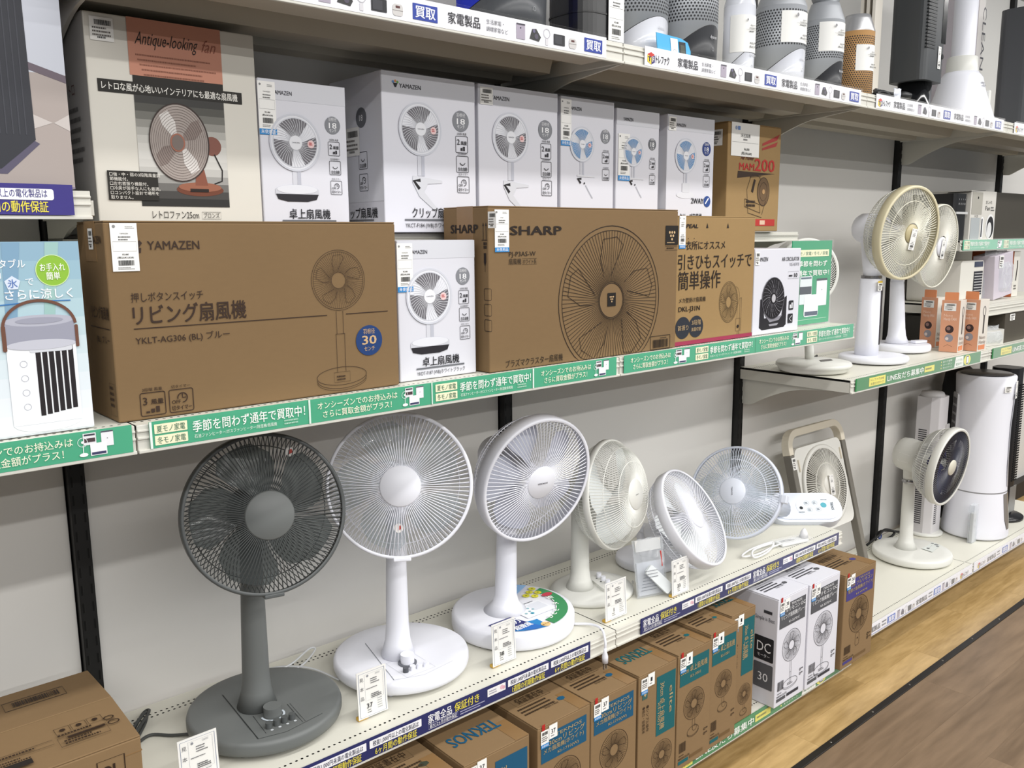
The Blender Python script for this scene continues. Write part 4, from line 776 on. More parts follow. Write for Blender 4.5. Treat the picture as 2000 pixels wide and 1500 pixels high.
# ------------------------------------------------------------------ fans
WHT = plast('EAEBF3', .38); WHT2 = plast('DEDED8', .35); GREY = plast('686B6A', .45); GREYD = plast('525555', .42); CRMP = plast('D9D0B0', .4)
def hmat(c, yaw, el, loc, roll=0):
    n = Vector((math.sin(yaw)*math.cos(el), -math.cos(yaw)*math.cos(el), math.sin(el))); x = Vector((math.cos(yaw), math.sin(yaw), 0)); y = n.cross(x)
    M = Matrix(((x.x, y.x, n.x, c[0]-loc[0]), (x.y, y.y, n.y, c[1]-loc[1]), (x.z, y.z, n.z, c[2]-loc[2]), (0, 0, 0, 1)))
    return M @ Matrix.Rotation(roll, 4, 'Z')
def guard(t, M, name, m, N, r0, z0, r1, z1, p, wr, twist=0., rings=(), seg=6, rimz=None, phase=0):
    mb = MB()
    def pos(s, a):
        r = r0+(r1-r0)*s; z = z0+(z1-z0)*(s**p); return (r*math.cos(a), r*math.sin(a), z)
    for i in range(N):
        a = 2*PI*(i+phase)/N
        mb.tube([pos(k/seg, a+twist*(k/seg)) for k in range(seg+1)], wr, 4, T=M, caps=False)
    for s in rings:
        mb.tube([pos(s, 2*PI*k/48) for k in range(48)], wr*1.1, 4, closed=True, T=M)
    o = mb.build(name, m, t); o['kind'] = 'stuff'; return o
def blades(t, M, n, R, m, z=-.035, pitch=.035, span=.95, r0=.03, sweep=.35, a0=.3, wide=1.0):
    for b in range(n):
        mb = MB(); vs = []; nu, nv = 7, 6
        for i in range(nu):
            s = i/(nu-1); r = r0+(R-r0)*s; sp = span*(2*PI/n)*(.55+.45*math.sin(PI*min(1, s*.75+.12)))*wide
            if s > .85: sp *= 1-.35*(s-.85)/.15
            for j in range(nv):
                q = j/(nv-1)-.5; a = a0+2*PI*b/n+sp*q+sweep*s; vs.append((r*math.cos(a), r*math.sin(a), z+pitch*q*(1-.35*s)+.006*(1-4*q*q)))
        mb.add(vs, [(i*nv+j, (i+1)*nv+j, (i+1)*nv+j+1, i*nv+j+1) for i in range(nu-1) for j in range(nv-1)], 0, True, M)
        mb.build('blade', m, t)
def ring_part(t, M, R, m, t0=-.018, t1=.010, w=.007, lip=.004, name='guard_ring'):
    MB().lathe([(R-w, t1-.002), (R-w*.5, t1), (R-.001, t1-.002), (R, t1-.006), (R, t0), (R-.003, t0-.001), (R-.004, t0), (R-.004, t1-.006), (R-w, t1-.006), (R-w, t1-.002)], 72, M).build(name, m, t)
def hub_cap(t, M, r, z, m, label=None, txt=None, tw=.03, tc='4A4A52', rot=0):
    o = MB().lathe([(r*.98, z-.006), (r, z), (r*.985, z+.004), (r*.94, z+.006), (0, z+.0075)], 40, M).build('hub_cap', m, t)
    if txt:
        P = Print(M @ Vector((0, 0, z+.0078)), M.to_3x3() @ Vector((math.cos(rot), math.sin(rot), 0)), M.to_3x3() @ Vector((-math.sin(rot), math.cos(rot), 0)))
        P.text(txt, 0, -tw*.08, tw*.15, tc, w=tw, al='c', bold=.02); P.build('lettering', o)
    return o
def motor(t, M, m, r=.05, z0=-.085, z1=-.20, cap=None):
    MB().lathe([(0, z0+.005), (r*.8, z0+.005), (r, z0-.01), (r*1.02, z1+.05), (r*.96, z1+.02), (r*.8, z1+.005), (r*.5, z1), (0, z1-.002)], 36, M).build('motor_housing', m, t)
    MB().lathe([(0, -.018), (.014, -.02), (.03, -.03), (.033, -.06), (.03, z0+.004)], 28, M).build('blade_hub', m, t)
def taper(t, name, m, a, b, ra, rb, seg=28, n=6, fl=0., ell=1., sub=0):
    a, b = Vector(a), Vector(b); rings = []
    for k in range(n+1):
        s = k/n; c = a.lerp(b, s); r = ra+(rb-ra)*s+fl*max(0, 1-s*n/1.8)**2
        rings.append([(c.x+r*math.cos(2*PI*i/seg), c.y+r*ell*math.sin(2*PI*i/seg), c.z) for i in range(seg)])
    return MB().loft(rings).build(name, m, t)
def round_base(t, m, r, z0, z1, cx=0, cy=0, dome=.008, feet=0, name='base', sx=1, sy=1):
    T = TR(cx, cy, 0); MB().lathe([(0, z0), (r*.93, z0), (r*.985, z0+.004), (r, z0+.012), (r, z1-.010), (r*.985, z1-.003), (r*.95, z1), (r*.74, z1+dome*.12), (r*.66, z1), (0, z1+.0005)], 72, T, sx=sx, sy=sy).build(name, m, t)
    for k in range(feet):
        a = PI/4+k*2*PI/feet; MB().lathe([(0, -.0005), (.007, -.0005), (.008, .002), (.008, z0+.004)], 14, TR(cx+r*.82*math.cos(a), cy+r*.82*math.sin(a), 0)).build('foot', m, t)
def cord(t, pts, r, m, name='power_cord', loc=(0, 0, 0)):
    P = [Vector(p)-Vector(loc) for p in pts]; out = []
    for i in range(len(P)-1):       # smooth the way
        p0, p1, p2, p3 = P[max(i-1, 0)], P[i], P[i+1], P[min(i+2, len(P)-1)]
        for k in range(6):
            s = k/6; out.append(.5*((2*p1)+(-p0+p2)*s+(2*p0-5*p1+4*p2-p3)*s*s+(-p0+3*p1-3*p2+p3)*s**3))
    out.append(P[-1]); return MB().tube(out, r, 6).build(name, m, t)
LZ = LOWZ+.0462      # low deck
SMOKE = clear('8E9494', .76, .12, 1.35); CLEAR = clear('E2E8EA', .86, .05, 1.45); MILK = plast('E6EAEA', .2)
# 1 grey pedestal fan
L = (.292, -.243, LZ); t = thing('pedestal_fan', 'dark grey pedestal fan with smoky blades, nearest on low shelf', 'fan', L, group='pedestal fans on the low shelf')
round_base(t, GREY, .165, .010, .044, feet=4); taper(t, 'pole', GREY, (-.019, 0, .046), (-.008, .01, .40), .0305, .0225, fl=.012, n=10); taper(t, 'pole_collar', GREY, (-.019, 0, .046), (-.019, 0, .054), .042, .036)
M = hmat((.282, -.321, 1.098), math.radians(-13.4), math.radians(12.1), L); R = .166
ring_part(t, M, R, GREYD, -.020, .010, .008); guard(t, M, 'front_guard', GREYD, 104, .046, .043, R-.005, .002, 2.4, .00105, 0, (), 7); guard(t, M, 'rear_guard', GREYD, 104, .05, -.088, R-.004, -.014, 5., .0010, .22, (.8,), 8)
blades(t, M, 5, .146, SMOKE, z=-.025, pitch=.04, span=.9); hub_cap(t, M, .05, .040, GREY); motor(t, M, GREYD, .052); taper(t, 'neck', GREYD, (-.01, .012, .385), M @ Vector((0, -.02, -.135)), .023, .024, n=4)
q = M @ Vector((.06, .12, .006)); P = Print(q, M.to_3x3() @ Vector((1, 0, 0)), M.to_3x3() @ Vector((0, 1, 0))); P.disc(0, 0, .0095, 'E2DEDA', 0); P.poly([(-.004, -.005), (.006, -.002), (.004, .006), (-.003, .004)], 'B84A40', 1); P.build('safety_sticker', t)
MB().box(-.02, .02, -R-.004, -R+.004, -.016, .012, T=M).build('guard_clip', GREYD, t, bevel=.002)
P = Print((0, 0, .0445), (1, 0, 0), (0, 1, 0))
P.path([(-.059, .09), (-.076, -.128)], .0022, '2C2E2E', 0); P.path([(.031, -.043), (.022, -.132)], .0012, '333535', 0); P.path([(.037, -.043), (.028, -.132)], .0008, '333535', 0); P.path([(-.076, -.128), (-.02, -.142), (.07, -.128)], .001, '353737', 0); P.path([(-.046, -.038), (-.055, -.12)], .001, '353737', 0); P.build('panel_seams', t)
MB().cyl(.019, .043, .066, TR(-.012, -.062, 0), 28).build('timer_knob', GREY, t, bevel=.0025); P = Print((-.012, -.062, .0445), (1, 0, 0), (0, 1, 0)); P.ring(0, 0, .0235, .0045, 'C9D2DA', 1, a0=170, a1=370, seg=24); P.build('dial_mark', t)
for k in range(4): MB().cyl(.007, .043, .057, TR(-.041+.0175*k, -.104, 0), 18).build('push_button', GREYD, t, bevel=.0015)
P = Print((0, 0, .0445), (1, 0, 0), (0, 1, 0))
for k in range(4): P.disc(-.040+.0175*k, -.1165, .0032, 'C8CCD0', 1, seg=12)
P.build('button_marks', t)
cord(t, [(.14, -.20, .612), (.11, -.17, .607), (.08, -.14, .607), (.05, -.15, .607), (.0, -.19, .607), (-.012, -.205, .608), (.0, -.185, .611), (.05, -.11, .612), (.09, -.05, .611), (.105, -.045, .614), (.095, -.07, .617), (.03, -.15, .615), (-.005, -.195, .614), (.012, -.17, .619), (.06, -.10, .621), (.095, -.06, .618), (.085, -.085, .609), (.03, -.165, .608)], .0034, mat('3E403F', .6), loc=L)
MB().tube([(.042+.013*math.cos(a)-L[0], -.128+.008*math.cos(a)-L[1], .614+.011*math.sin(a)-L[2]) for a in [2*PI*k/14 for k in range(14)]], .0013, 5, closed=True).build('cord_tie', WHT, t)

# 2 white pedestal fan with clear blades
L = (.653, -.24, LZ); t = thing('pedestal_fan', 'white pedestal fan with clear blades, grey ring knob and push buttons', 'fan', L, group='pedestal fans on the low shelf')
round_base(t, WHT, .166, .010, .044, feet=4); taper(t, 'pole', WHT, (-.018, -.012, .046), (-.006, 0, .40), .0295, .022, fl=.012, n=10)
M = hmat((.612, -.318, 1.093), math.radians(-33), math.radians(12.5), L); R = .168
ring_part(t, M, R, WHT, -.016, .008, .008); guard(t, M, 'front_guard', WHT, 96, .045, .036, R-.005, .001, 2.2, .00105, 0, (), 7); guard(t, M, 'rear_guard', WHT, 96, .05, -.085, R-.004, -.012, 5., .0009, .18, (.8,), 8)
blades(t, M, 5, .148, CLEAR, z=-.025, pitch=.04, span=.85); hub_cap(t, M, .047, .034, WHT); motor(t, M, WHT, .052); taper(t, 'neck', WHT, (-.006, 0, .385), M @ Vector((0, -.02, -.135)), .022, .024, n=4)
q = M @ Vector((-.006, -.094, .028)); P = Print(q, M.to_3x3() @ Vector((1, 0, 0)), M.to_3x3() @ Vector((0, 1, 0))); P.disc(0, 0, .0105, 'E6E2DE', 0); P.poly([(-.002, -.006), (.006, -.002), (.004, .006), (-.001, .004)], 'C0483C', 1); P.build('safety_sticker', t)
MB().box(-.02, .02, -R-.004, -R+.004, -.014, .010, T=M).build('guard_clip', WHT, t, bevel=.002)
P = Print((0, 0, .0445), (1, 0, 0), (0, 1, 0)); P.path([(-.048, .09), (-.097, -.114)], .0018, '8C8E96', 0); P.path([(-.097, -.114), (-.03, -.140), (.06, -.13)], .0008, 'BCBEC6', 0); P.frame(-.068, -.125, .08, .09, .0008, 'B6B8C0', 0); P.build('panel_seams', t)
MB().cyl(.0225, .043, .0475, TR(-.027, -.066, 0), 28).build('dial_ring', plast('6A6C74'), t, bevel=.001); MB().cyl(.0165, .047, .068, TR(-.027, -.066, 0), 28).build('timer_knob', WHT, t, bevel=.0025)
for k in range(4): MB().cyl(.0068, .043, .056, TR(-.055+.0175*k, -.100-.003*k, 0), 18).build('push_button', plast('4A4C52') if k == 0 else WHT, t, bevel=.0015)
cord(t, [(.50, -.20, .606), (.47, -.12, .615), (.42, -.07, .618), (.37, -.05, .615), (.35, -.075, .612), (.39, -.10, .612), (.46, -.09, .616), (.52, -.045, .62), (.50, -.05, .63), (.43, -.085, .625), (.37, -.075, .618)], .0026, plast('D0D2D4'), loc=L)

# 3 white DC fan with sales stickers on base
L = (1.014, -.246, LZ); t = thing('pedestal_fan', 'white pedestal fan with colourful sales stickers on its round base', 'fan', L, group='pedestal fans on the low shelf')
mb = MB(); mb.lathe([(0, .002), (.160, .002), (.166, .006), (.168, .014), (.168, .040), (.165, .047), (.158, .050), (0, .052)], 72); mb.build('base', WHT, t)
for a in (): MB().box(-.022, .022, -.004, .004, 0, .010, T=TR(.1652*math.cos(a), .1652*math.sin(a), 0, rz=a+PI/2)).build('base_notch', mat('2A2A2C', .8), t)
taper(t, 'pole', WHT, (-.024, .004, .05), (.0, .02, .36), .031, .025, fl=.03, n=14)
M = hmat((1.019, -.339, 1.032), math.radians(-5.5), math.radians(-9.5), L); R = .171
ring_part(t, M, R, WHT, -.030, .010, .009); guard(t, M, 'front_guard', WHT, 88, .043, .018, R-.006, .002, 1.8, .0012, 0, (), 6); guard(t, M, 'rear_guard', WHT, 96, .05, -.10, R-.002, -.028, 5., .0010, .25, (.8, .93), 8)
blades(t, M, 5, .15, plast('C9CCDA', .3), z=-.04, pitch=.04, span=.8); hub_cap(t, M, .044, .016, WHT, txt='TEKNOS', tw=.032); motor(t, M, WHT, .055, -.1, -.22); taper(t, 'neck', WHT, (.0, .02, .35), M @ Vector((0, -.02, -.15)), .025, .026, n=4)
P = Print((0, 0, .0522), (1, 0, 0), (0, 1, 0))
def arc(r0, r1, a0, a1, n=14): return [(r1*math.cos(math.radians(a0+(a1-a0)*k/n)), r1*math.sin(math.radians(a0+(a1-a0)*k/n))) for k in range(n+1)]+[(r0*math.cos(math.radians(a1-(a1-a0)*k/n)), r0*math.sin(math.radians(a1-(a1-a0)*k/n))) for k in range(n+1)]
P.poly(arc(.118, .150, -85, 18), '3F8F5C', 0); P.poly(arc(.10, .150, -140, -92), '2E86C6', 0); P.poly([(-.125, -.045), (-.05, -.045), (-.035, -.1), (-.092, -.115)], '2A2F70', 1); P.poly([(-.092, -.115), (-.035, -.1), (-.02, -.145), (-.05, -.142)], '2F6FC0', 1)
P.text('省電力', -.112, -.085, .024, 'F2F4F8', w=.066, bold=.03, rot=-.0); P.text('超微風', -.088, -.118, .018, 'F2F4F8', w=.055, bold=.03)
for k, ch in enumerate('DCモーター搭載'):
    a = math.radians(-74+10.5*k); P.text(ch, .126*math.cos(a), .126*math.sin(a), .015, 'F4F8F4', al='c', bold=.03, rot=a+PI/2)
P.disc(-.008, -.139, .013, 'E8C88A', 2); P.text('省エネ', -.008, -.142, .006, '8A4A20', al='c', L=3)
for k, (x, y) in enumerate(((.075, .03), (.098, .042), (.12, .055), (.092, .012), (.115, .025))): P.disc(x, y, .0105, 'D8D23C', 2); P.text('●', x, y-.003, .006, '8A8A20', al='c', L=3)
P.disc(.125, -.002, .018, 'C04050', 2, ry=.011); P.poly([(.03, .075), (.10, .115), (.125, .085), (.05, .05)], '8FB8E4', 1); P.text('収納式リモコン', .042, .068, .012, 'F4F6FA', w=.07, rot=.45, bold=.02); P.path([(.03, .075), (.1, .115)], .003, '3E78C0', 2)
P.rect(-.02, -.085, .10, .075, 'EDEFF4', 1); P.rect(.03, -.06, .045, .04, 'DDE0E8', 2)
for k, (x, y) in enumerate(((-.005, -.06), (.012, -.055), (.0, -.042), (.02, -.038), (.028, -.05))): P.disc(x, y, .004, '8FB6BE', 3, seg=10)
P.disc(.01, -.068, .0055, '3E98B0', 3, seg=12); P.lines(.03, -.012, .045, 1, .01, .004, '4A4A52', 3); P.build('sales_stickers', t)
o = cord(t, [(1.135, -.36, .607), (1.16, -.40, .612), (1.155, -.445, .615), (1.14, -.472, .595), (1.137, -.474, .575)], .0035, WHT, loc=L)
pl = MB().lathe([(.0, 0), (.004, .001), (.005, -.01), (.0085, -.022), (.0085, -.040), (0, -.040)], 12, TR(1.137-L[0], -.4745-L[1], .577-L[2])).build('plug', WHT, t)
for s in (-1, 1): MB().box(1.137-L[0]+s*.0045-.0008, 1.137-L[0]+s*.0045+.0008, -.4745-L[1]-.003, -.4745-L[1]+.003, .519-L[2], .539-L[2]).build('plug_pin', mat('B8B8BA', .25, .9), pl)
cord(t, [(1.05, -.09, .607), (1.12, -.10, .608), (1.18, -.12, .612), (1.17, -.14, .61), (1.08, -.11, .612), (1.06, -.07, .612), (1.10, -.05, .616), (1.14, -.05, .62)], .003, plast('E0E0E0'), 'coiled_cord', L)

# 4 white domed desk fan
L = (1.338, -.233, LZ); t = thing('desk_fan', 'white desk fan with deep domed wire guard beside sticker fan', 'fan', L)
mb = MB(); mb.lathe([(0, 0), (.126, 0), (.130, .006), (.128, .014), (.112, .024), (.09, .030), (.0, .034)], 64, sx=1., sy=.92); mb.build('base', WHT2, t)
MB().prism(rrect(.07, .115, .02), .016, .040, T=TR(.018, -.045, 0, rz=-.33)).build('control_panel', WHT2, t, bevel=.004)
for k in range(4): MB().cyl(.0075, .036, .052, TR(.028-.009*k, -.002-.026*k, 0), 16).build('push_button', WHT, t, bevel=.002)
P = Print((0, 0, .0402), (1, 0, 0), (0, 1, 0))
for k in range(4): P.disc(.014-.009*k, -.006-.026*k, .003, '3A3A40', 0, seg=8)
P.build('button_marks', t)
P = Print((.1, -.075, .018), (.8, .6, 0), (-.4, .5, .5)); P.text('elite', 0, 0, .01, '8A8A90', shear=.3); P.build('lettering', t)
taper(t, 'pole', WHT2, (-.05, .0, .028), (-.045, .01, .30), .029, .024, fl=.014, n=10)
M = hmat((1.350, -.302, .918), math.radians(16), math.radians(9), L); R = .159
ring_part(t, M, R, WHT2, -.012, .008, .007); guard(t, M, 'front_guard', WHT2, 110, .042, .072, R-.003, .004, 3.2, .0010, 0, (.45, .8), 9); guard(t, M, 'rear_guard', WHT2, 110, .045, -.085, R-.003, -.008, 4., .0010, .1, (.6, .9), 8)
blades(t, M, 3, .142, MILK, z=-.01, pitch=.05, span=.75); hub_cap(t, M, .045, .069, WHT2, txt='elite', tw=.018); motor(t, M, WHT2, .05, -.085, -.17); taper(t, 'neck', WHT2, (-.045, .01, .29), M @ Vector((0, -.02, -.12)), .024, .026, n=4)

# 5 white fan tilted upward
L = (1.645, -.19, LZ); t = thing('desk_fan', 'white fan tilted back with front resting behind price card', 'fan', L)
round_base(t, WHT, .105, .0, .028); taper(t, 'pole', WHT, (0, 0, .028), (0, .02, .12), .03, .028)
M = hmat((1.672, -.345, .788), math.radians(17), math.radians(34), L); R = .162
ring_part(t, M, R, WHT, -.026, .010, .008); guard(t, M, 'front_guard', WHT, 92, .040, .010, R-.005, .002, 1.5, .0011, 0, (), 5); guard(t, M, 'rear_guard', WHT, 92, .045, -.095, R-.002, -.022, 5., .0010, .25, (.75, .92), 8)
blades(t, M, 5, .145, MILK, z=-.045, pitch=.035, span=.85); hub_cap(t, M, .040, .009, WHT); motor(t, M, WHT, .05, -.095, -.17); taper(t, 'neck', WHT, (0, .02, .11), M @ Vector((0, 0, -.14)), .028, .03, n=4)

# 6 wall fan lying on the shelf
L = (2.16, -.27, LZ); t = thing('wall_fan', 'white wall fan lying with its control pad facing out', 'fan', L)
M = hmat((2.011, -.266, .782), math.radians(-74), math.radians(22), L); R = .160
ring_part(t, M, R, plast('DCE2F0', .35), -.014, .010, .008); WB = plast('DDE2EE', .35); guard(t, M, 'front_guard', WB, 96, .045, .034, R-.005, .002, 2.2, .00105, .06, (.6,), 7); guard(t, M, 'rear_guard', WB, 96, .05, -.08, R-.003, -.010, 4.5, .0009, -.25, (.5, .8), 8)
blades(t, M, 5, .142, CLEAR, z=-.02, pitch=.035, span=.85); hub_cap(t, M, .045, .032, WB, txt='TEKNOS', tw=.028, rot=-1.4); motor(t, M, WB, .048, -.08, -.165)
MB().box(R-.004, R+.016, -.012, .016, -.02, .012, T=M).build('guard_clip', WB, t, bevel=.003)
S = hmat((2.385, -.318, .668), math.radians(-42), math.radians(50), L)
MB().prism(rrect(.265, .125, .055, 8), -.052, -.012, T=S, smooth=True).build('control_box', WB, t, bevel=.006, seg=3)
MB().prism(rrect(.245, .105, .048, 8), -.014, -.008, T=S).build('control_lid', WB, t, bevel=.002)
MB().prism(rrect(.150, .070, .033, 8), -.009, -.0068, T=S @ TR(.040, 0, 0)).build('control_pad', mat('DCE4EC', .3), t)
P = Print(S @ Vector((0, 0, -.0068)), S.to_3x3() @ Vector((1, 0, 0)), S.to_3x3() @ Vector((0, 1, 0)))
for x, y in ((.005, .014), (.035, .016), (.012, -.014), (.044, -.012)): P.ring(x, y, .0095, .0008, '8A929C', 0, seg=20); P.lines(x-.006, y+.001, .012, 2, .005, .003, '5A626C', 1)
P.disc(.066, .006, .011, '58A8B8', 0); P.disc(-.018, -.006, .0065, '24262A', 0); P.text('TEKNOS', .092, .018, .010, '3A424C', w=.034, rot=-PI/2, bold=.02); P.lines(-.03, -.026, .03, 1, .01, .003, '6A727C', 1); P.lines(.06, .027, .03, 1, .01, .003, '6A727C', 1); P.build('button_print', t)
MB().loft([[M @ Vector((.03*math.cos(a), .035*math.sin(a), -.15)) for a in [2*PI*k/16 for k in range(16)]], [S @ Vector((-.085+.012*math.cos(a)*0+.035*math.cos(a), .045*math.sin(a), -.012)) for a in [2*PI*k/16 for k in range(16)]]]).build('arm', WB, t)
cord(t, [(2.18, -.38, .606), (2.14, -.40, .612), (2.05, -.395, .612), (1.95, -.40, .612), (1.90, -.375, .611), (1.98, -.36, .613), (2.08, -.375, .616), (2.0, -.41, .613), (1.92, -.41, .611), (1.95, -.385, .622), (2.06, -.385, .62)], .0032, plast('ECECEC'), loc=L)

# 7 box fan in an arch frame
L = (2.80, -.20, .168); t = thing('frame_fan', 'square white fan panel in a grey and cream arch frame leaning back', 'fan', L)
FG = plast('76726A', .5); FC = plast('E2DAC8', .45)
B0 = Vector((2.640, -.252, .178)); UX = Vector((1, 0, 0)); UP = Vector((0, .18, .66)).normalized(); NN = UX.cross(UP)
F = Matrix(((UX.x, UP.x, NN.x, B0.x-L[0]), (UX.y, UP.y, NN.y, B0.y-L[1]), (UX.z, UP.z, NN.z, B0.z-L[2]), (0, 0, 0, 1)))
W_, H_ = .44, .712
for x in (0, W_-.03): MB().box(x, x+.03, .004, H_-.10, -.035, .0, T=F).build('frame_leg', FG, t, bevel=.004)
path = [(.015, H_-.10)]+[(.075-.06*math.cos(a), H_-.075+.06*math.sin(a)) for a in [PI/2*k/6 for k in range(7)]]+[(W_-.075+.06*math.sin(a), H_-.075+.06*math.cos(a)) for a in [PI/2*k/6 for k in range(7)]]+[(W_-.015, H_-.10)]
rg = []
for i, (x, y) in enumerate(path):
    a = path[max(i-1, 0)]; b = path[min(i+1, len(path)-1)]; dx, dy = b[0]-a[0], b[1]-a[1]; l = math.hypot(dx, dy); nx, ny = -dy/l*.015, dx/l*.015
    rg.append([F @ Vector(p) for p in ((x-nx, y-ny, -.035), (x+nx, y+ny, -.035), (x+nx, y+ny, 0), (x-nx, y-ny, 0))])
MB().loft(rg, smooth=False).build('frame_arch', FC, t, bevel=.003)
MB().prism(rrect(.365, .365, .035, 6, W_/2, H_-.262), -.03, -.006, T=F).build('fan_panel', plast('DDDCD6', .4), t, bevel=.004)
G = F @ TR(W_/2, H_-.258, -.002); MB().lathe([(.150, -.003), (.168, -.003), (.170, .004), (.160, .010), (.152, .006)], 60, G).build('grille_ring', plast('DDDCD6', .4), t)
MB().lathe([(0, -.0035), (.152, -.0035)], 40, G).build('fan_well', mat('6A675F', .7), t)
guard(t, G, 'front_guard', plast('E2E0D8', .4), 90, .036, .014, .155, .004, 1.5, .0016, 0, (.45,), 5); hub_cap(t, G, .038, .012, plast('E4E2DA', .4))
blades(t, G, 4, .145, plast('9C9A94', .4), z=-.001, pitch=.006, span=.6)
for sx in (.055, W_-.055): MB().box(sx-.003, sx+.003, H_-.175, H_-.125, -.006, .0, T=F @ TR(0, 0, 0)).build('panel_hook', FC, t, bevel=.001)
P = Print(G @ Vector((-.015, -.045, .024)), G.to_3x3() @ Vector((1, -.1, 0)), G.to_3x3() @ Vector((.1, 1, 0))); price(P, 0, 0, .034, .085, False); P.build('price_ticket', t)
P = Print(F @ Vector((-.0, H_-.16, .0)), F.to_3x3() @ Vector((1, 0, 0)), F.to_3x3() @ Vector((0, 1, 0))); mini(P, .001, 0, .028, .05); P.build('stock_ticket', t)
P = Print((0, 0, 0), (1, 0, 0), (0, 1, 0))

# 8 dark faced fan on the lowest right shelf
L = (3.48, -.237, .1665); t = thing('pedestal_fan', 'white pedestal fan with dark face on the lowest right shelf', 'fan', L)
round_base(t, WHT2, .172, .004, .040, dome=.004); taper(t, 'pole', WHT2, (.0, .03, .04), (.035, .05, .36), .030, .026, fl=.02, n=10); MB().lathe([(.029, .345), (.031, .348), (.031, .356), (.029, .359)], 24, TR(.033, .05, 0)).build('pole_band', mat('A8A8AA', .2, .9), t)
M = hmat((3.500, -.367, .622), math.radians(-.6), math.radians(-7), L); R = .180
ring_part(t, M, R, WHT2, -.022, .012, .012); MB().lathe([(.128, .006), (R-.010, .002)], 60, M).build('dark_ring', mat('2A2B33', .25), t)
guard(t, M, 'front_guard', mat('3A3B48', .35), 84, .032, .010, R-.01, .006, 1.4, .0012, .1, (), 5); guard(t, M, 'rear_guard', WHT2, 90, .055, -.12, R-.003, -.018, 3.5, .0011, .1, (.7, .88), 8)
blades(t, M, 5, .15, plast('3C3C66', .3), z=-.03, pitch=.04, span=.85); hub_cap(t, M, .036, .010, plast('D8D4C4', .35)); motor(t, M, WHT2, .075, -.11, -.24); taper(t, 'neck', WHT2, (.035, .05, .355), M @ Vector((0, -.03, -.17)), .027, .032, n=4)
P = Print((0, 0, .0425), (1, 0, 0), (0, 1, 0)); P.poly([(.03, -.03), (.15, -.03), (.145, -.07), (.02, -.085)], 'D2D6D2', 0)
P.disc(.055, -.05, .007, '4A4C4E', 1, seg=12); P.disc(.135, -.035, .007, '77797A', 1, seg=12); P.disc(.130, -.055, .010, '77797A', 1, seg=12); P.disc(.112, -.068, .007, '77797A', 1, seg=12)
for k in range(5): P.disc(.03+.018*k, -.058+.003*k, .0025, '9A9C9C', 1, seg=8)
P.build('touch_panel', t); P = Print(M @ Vector((-.072, -.02, -.17)), M.to_3x3() @ Vector((0, 0, 1)), M.to_3x3() @ Vector((0, 1, 0))); mini(P, -.03, 0, .05, .04); P.build('price_ticket', t)

# 9 and 10 fans on the right shelf
CZ = 1.1492
L = (2.875, -.265, CZ); t = thing('pedestal_fan', 'white fan with yellowed cream rim and dark slot in its column', 'fan', L)
round_base(t, WHT, .132, .004, .028, cx=.02, cy=-.02, dome=.004); MB().loft([[(x*k+dx, y*k, z) for x, y in rrect(.075, .085, .03, 4)] for k, dx, z in ((1.02, 0, .028), (1., 0, .10), (.92, .005, .33))]).build('column', WHT, t)
MB().box(.010, .019, -.0445, -.040, .07, .30).build('display_slot', mat('3A3638', .25), t, bevel=.002); MB().prism(rrect(.062, .075, .025, 4, .006), .331, .342).build('column_band', mat('8C8A8C', .25, .8), t)
M = hmat((2.955, -.364, 1.654), math.radians(-9.8), math.radians(-6.4), L); R = .182
ring_part(t, M, R, CRMP, -.024, .012, .011); guard(t, M, 'front_guard', plast('E2DFCE', .4), 96, .040, .014, R-.008, .002, 1.6, .0013, 0, (.62,), 6); guard(t, M, 'rear_guard', plast('DCDCD2', .4), 100, .055, -.11, R-.003, -.02, 4.5, .0011, .2, (.7, .9), 8)
blades(t, M, 5, .155, plast('C2C2BC', .3), z=-.04, pitch=.045, span=.75); hub_cap(t, M, .036, .012, plast('C4B890', .4)); motor(t, M, WHT, .060, -.11, -.23); taper(t, 'neck', WHT, (.006, .0, .342), M @ Vector((-.02, -.02, -.16)), .031, .033, n=4)
P = Print(M @ Vector((-.018, -.06, .021)), M.to_3x3() @ Vector((1, -.12, 0)), M.to_3x3() @ Vector((.12, 1, 0))); price(P, 0, 0, .036, .082, False); P.build('price_ticket', t)
P = Print((-.030, -.0445, .285), (1, 0, 0), (0, 0, 1)); mini(P, 0, 0, .036, .03); P.rect(0, .03, .036, .008, 'D8B840', 3); P.build('stock_ticket', t)
L = (3.30, -.215, CZ); t = thing('pedestal_fan', 'white fan half hidden behind the cream rimmed fan', 'fan', L)
round_base(t, WHT, .125, .004, .034, cx=-.01, cy=.01, dome=.004); taper(t, 'pole', WHT, (-.02, .02, .036), (-.03, .03, .30), .036, .028, fl=.012, n=8)
M = hmat((3.327, -.320, 1.599), math.radians(-.6), math.radians(-5), L); R = .175
ring_part(t, M, R, plast('E2E0D2', .4), -.014, .008, .006); guard(t, M, 'front_guard', plast('E0DED4', .4), 110, .045, .016, R-.004, .002, 1.6, .0012, .12, (), 6); guard(t, M, 'rear_guard', plast('DCDCD2', .4), 100, .055, -.10, R-.003, -.012, 4.5, .0011, -.2, (.7, .9), 8)
blades(t, M, 3, .15, plast('D6D6D0', .3), z=-.035, pitch=.045, span=.8); hub_cap(t, M, .040, .014, WHT); motor(t, M, WHT, .055, -.1, -.20); taper(t, 'neck', WHT, (-.03, .03, .29), M @ Vector((0, -.03, -.15)), .028, .03, n=4)
P = Print(M @ Vector((-.018, -.05, .023)), M.to_3x3() @ Vector((1, 0, 0)), M.to_3x3() @ Vector((0, 1, 0))); price(P, 0, 0, .036, .085, False); P.build('price_ticket', t)
MB().prism(rrect(.07, .03, .004), .036, .046, T=TR(.05, -.045, 0, rz=-.3)).build('control_block', WHT, t, bevel=.003)
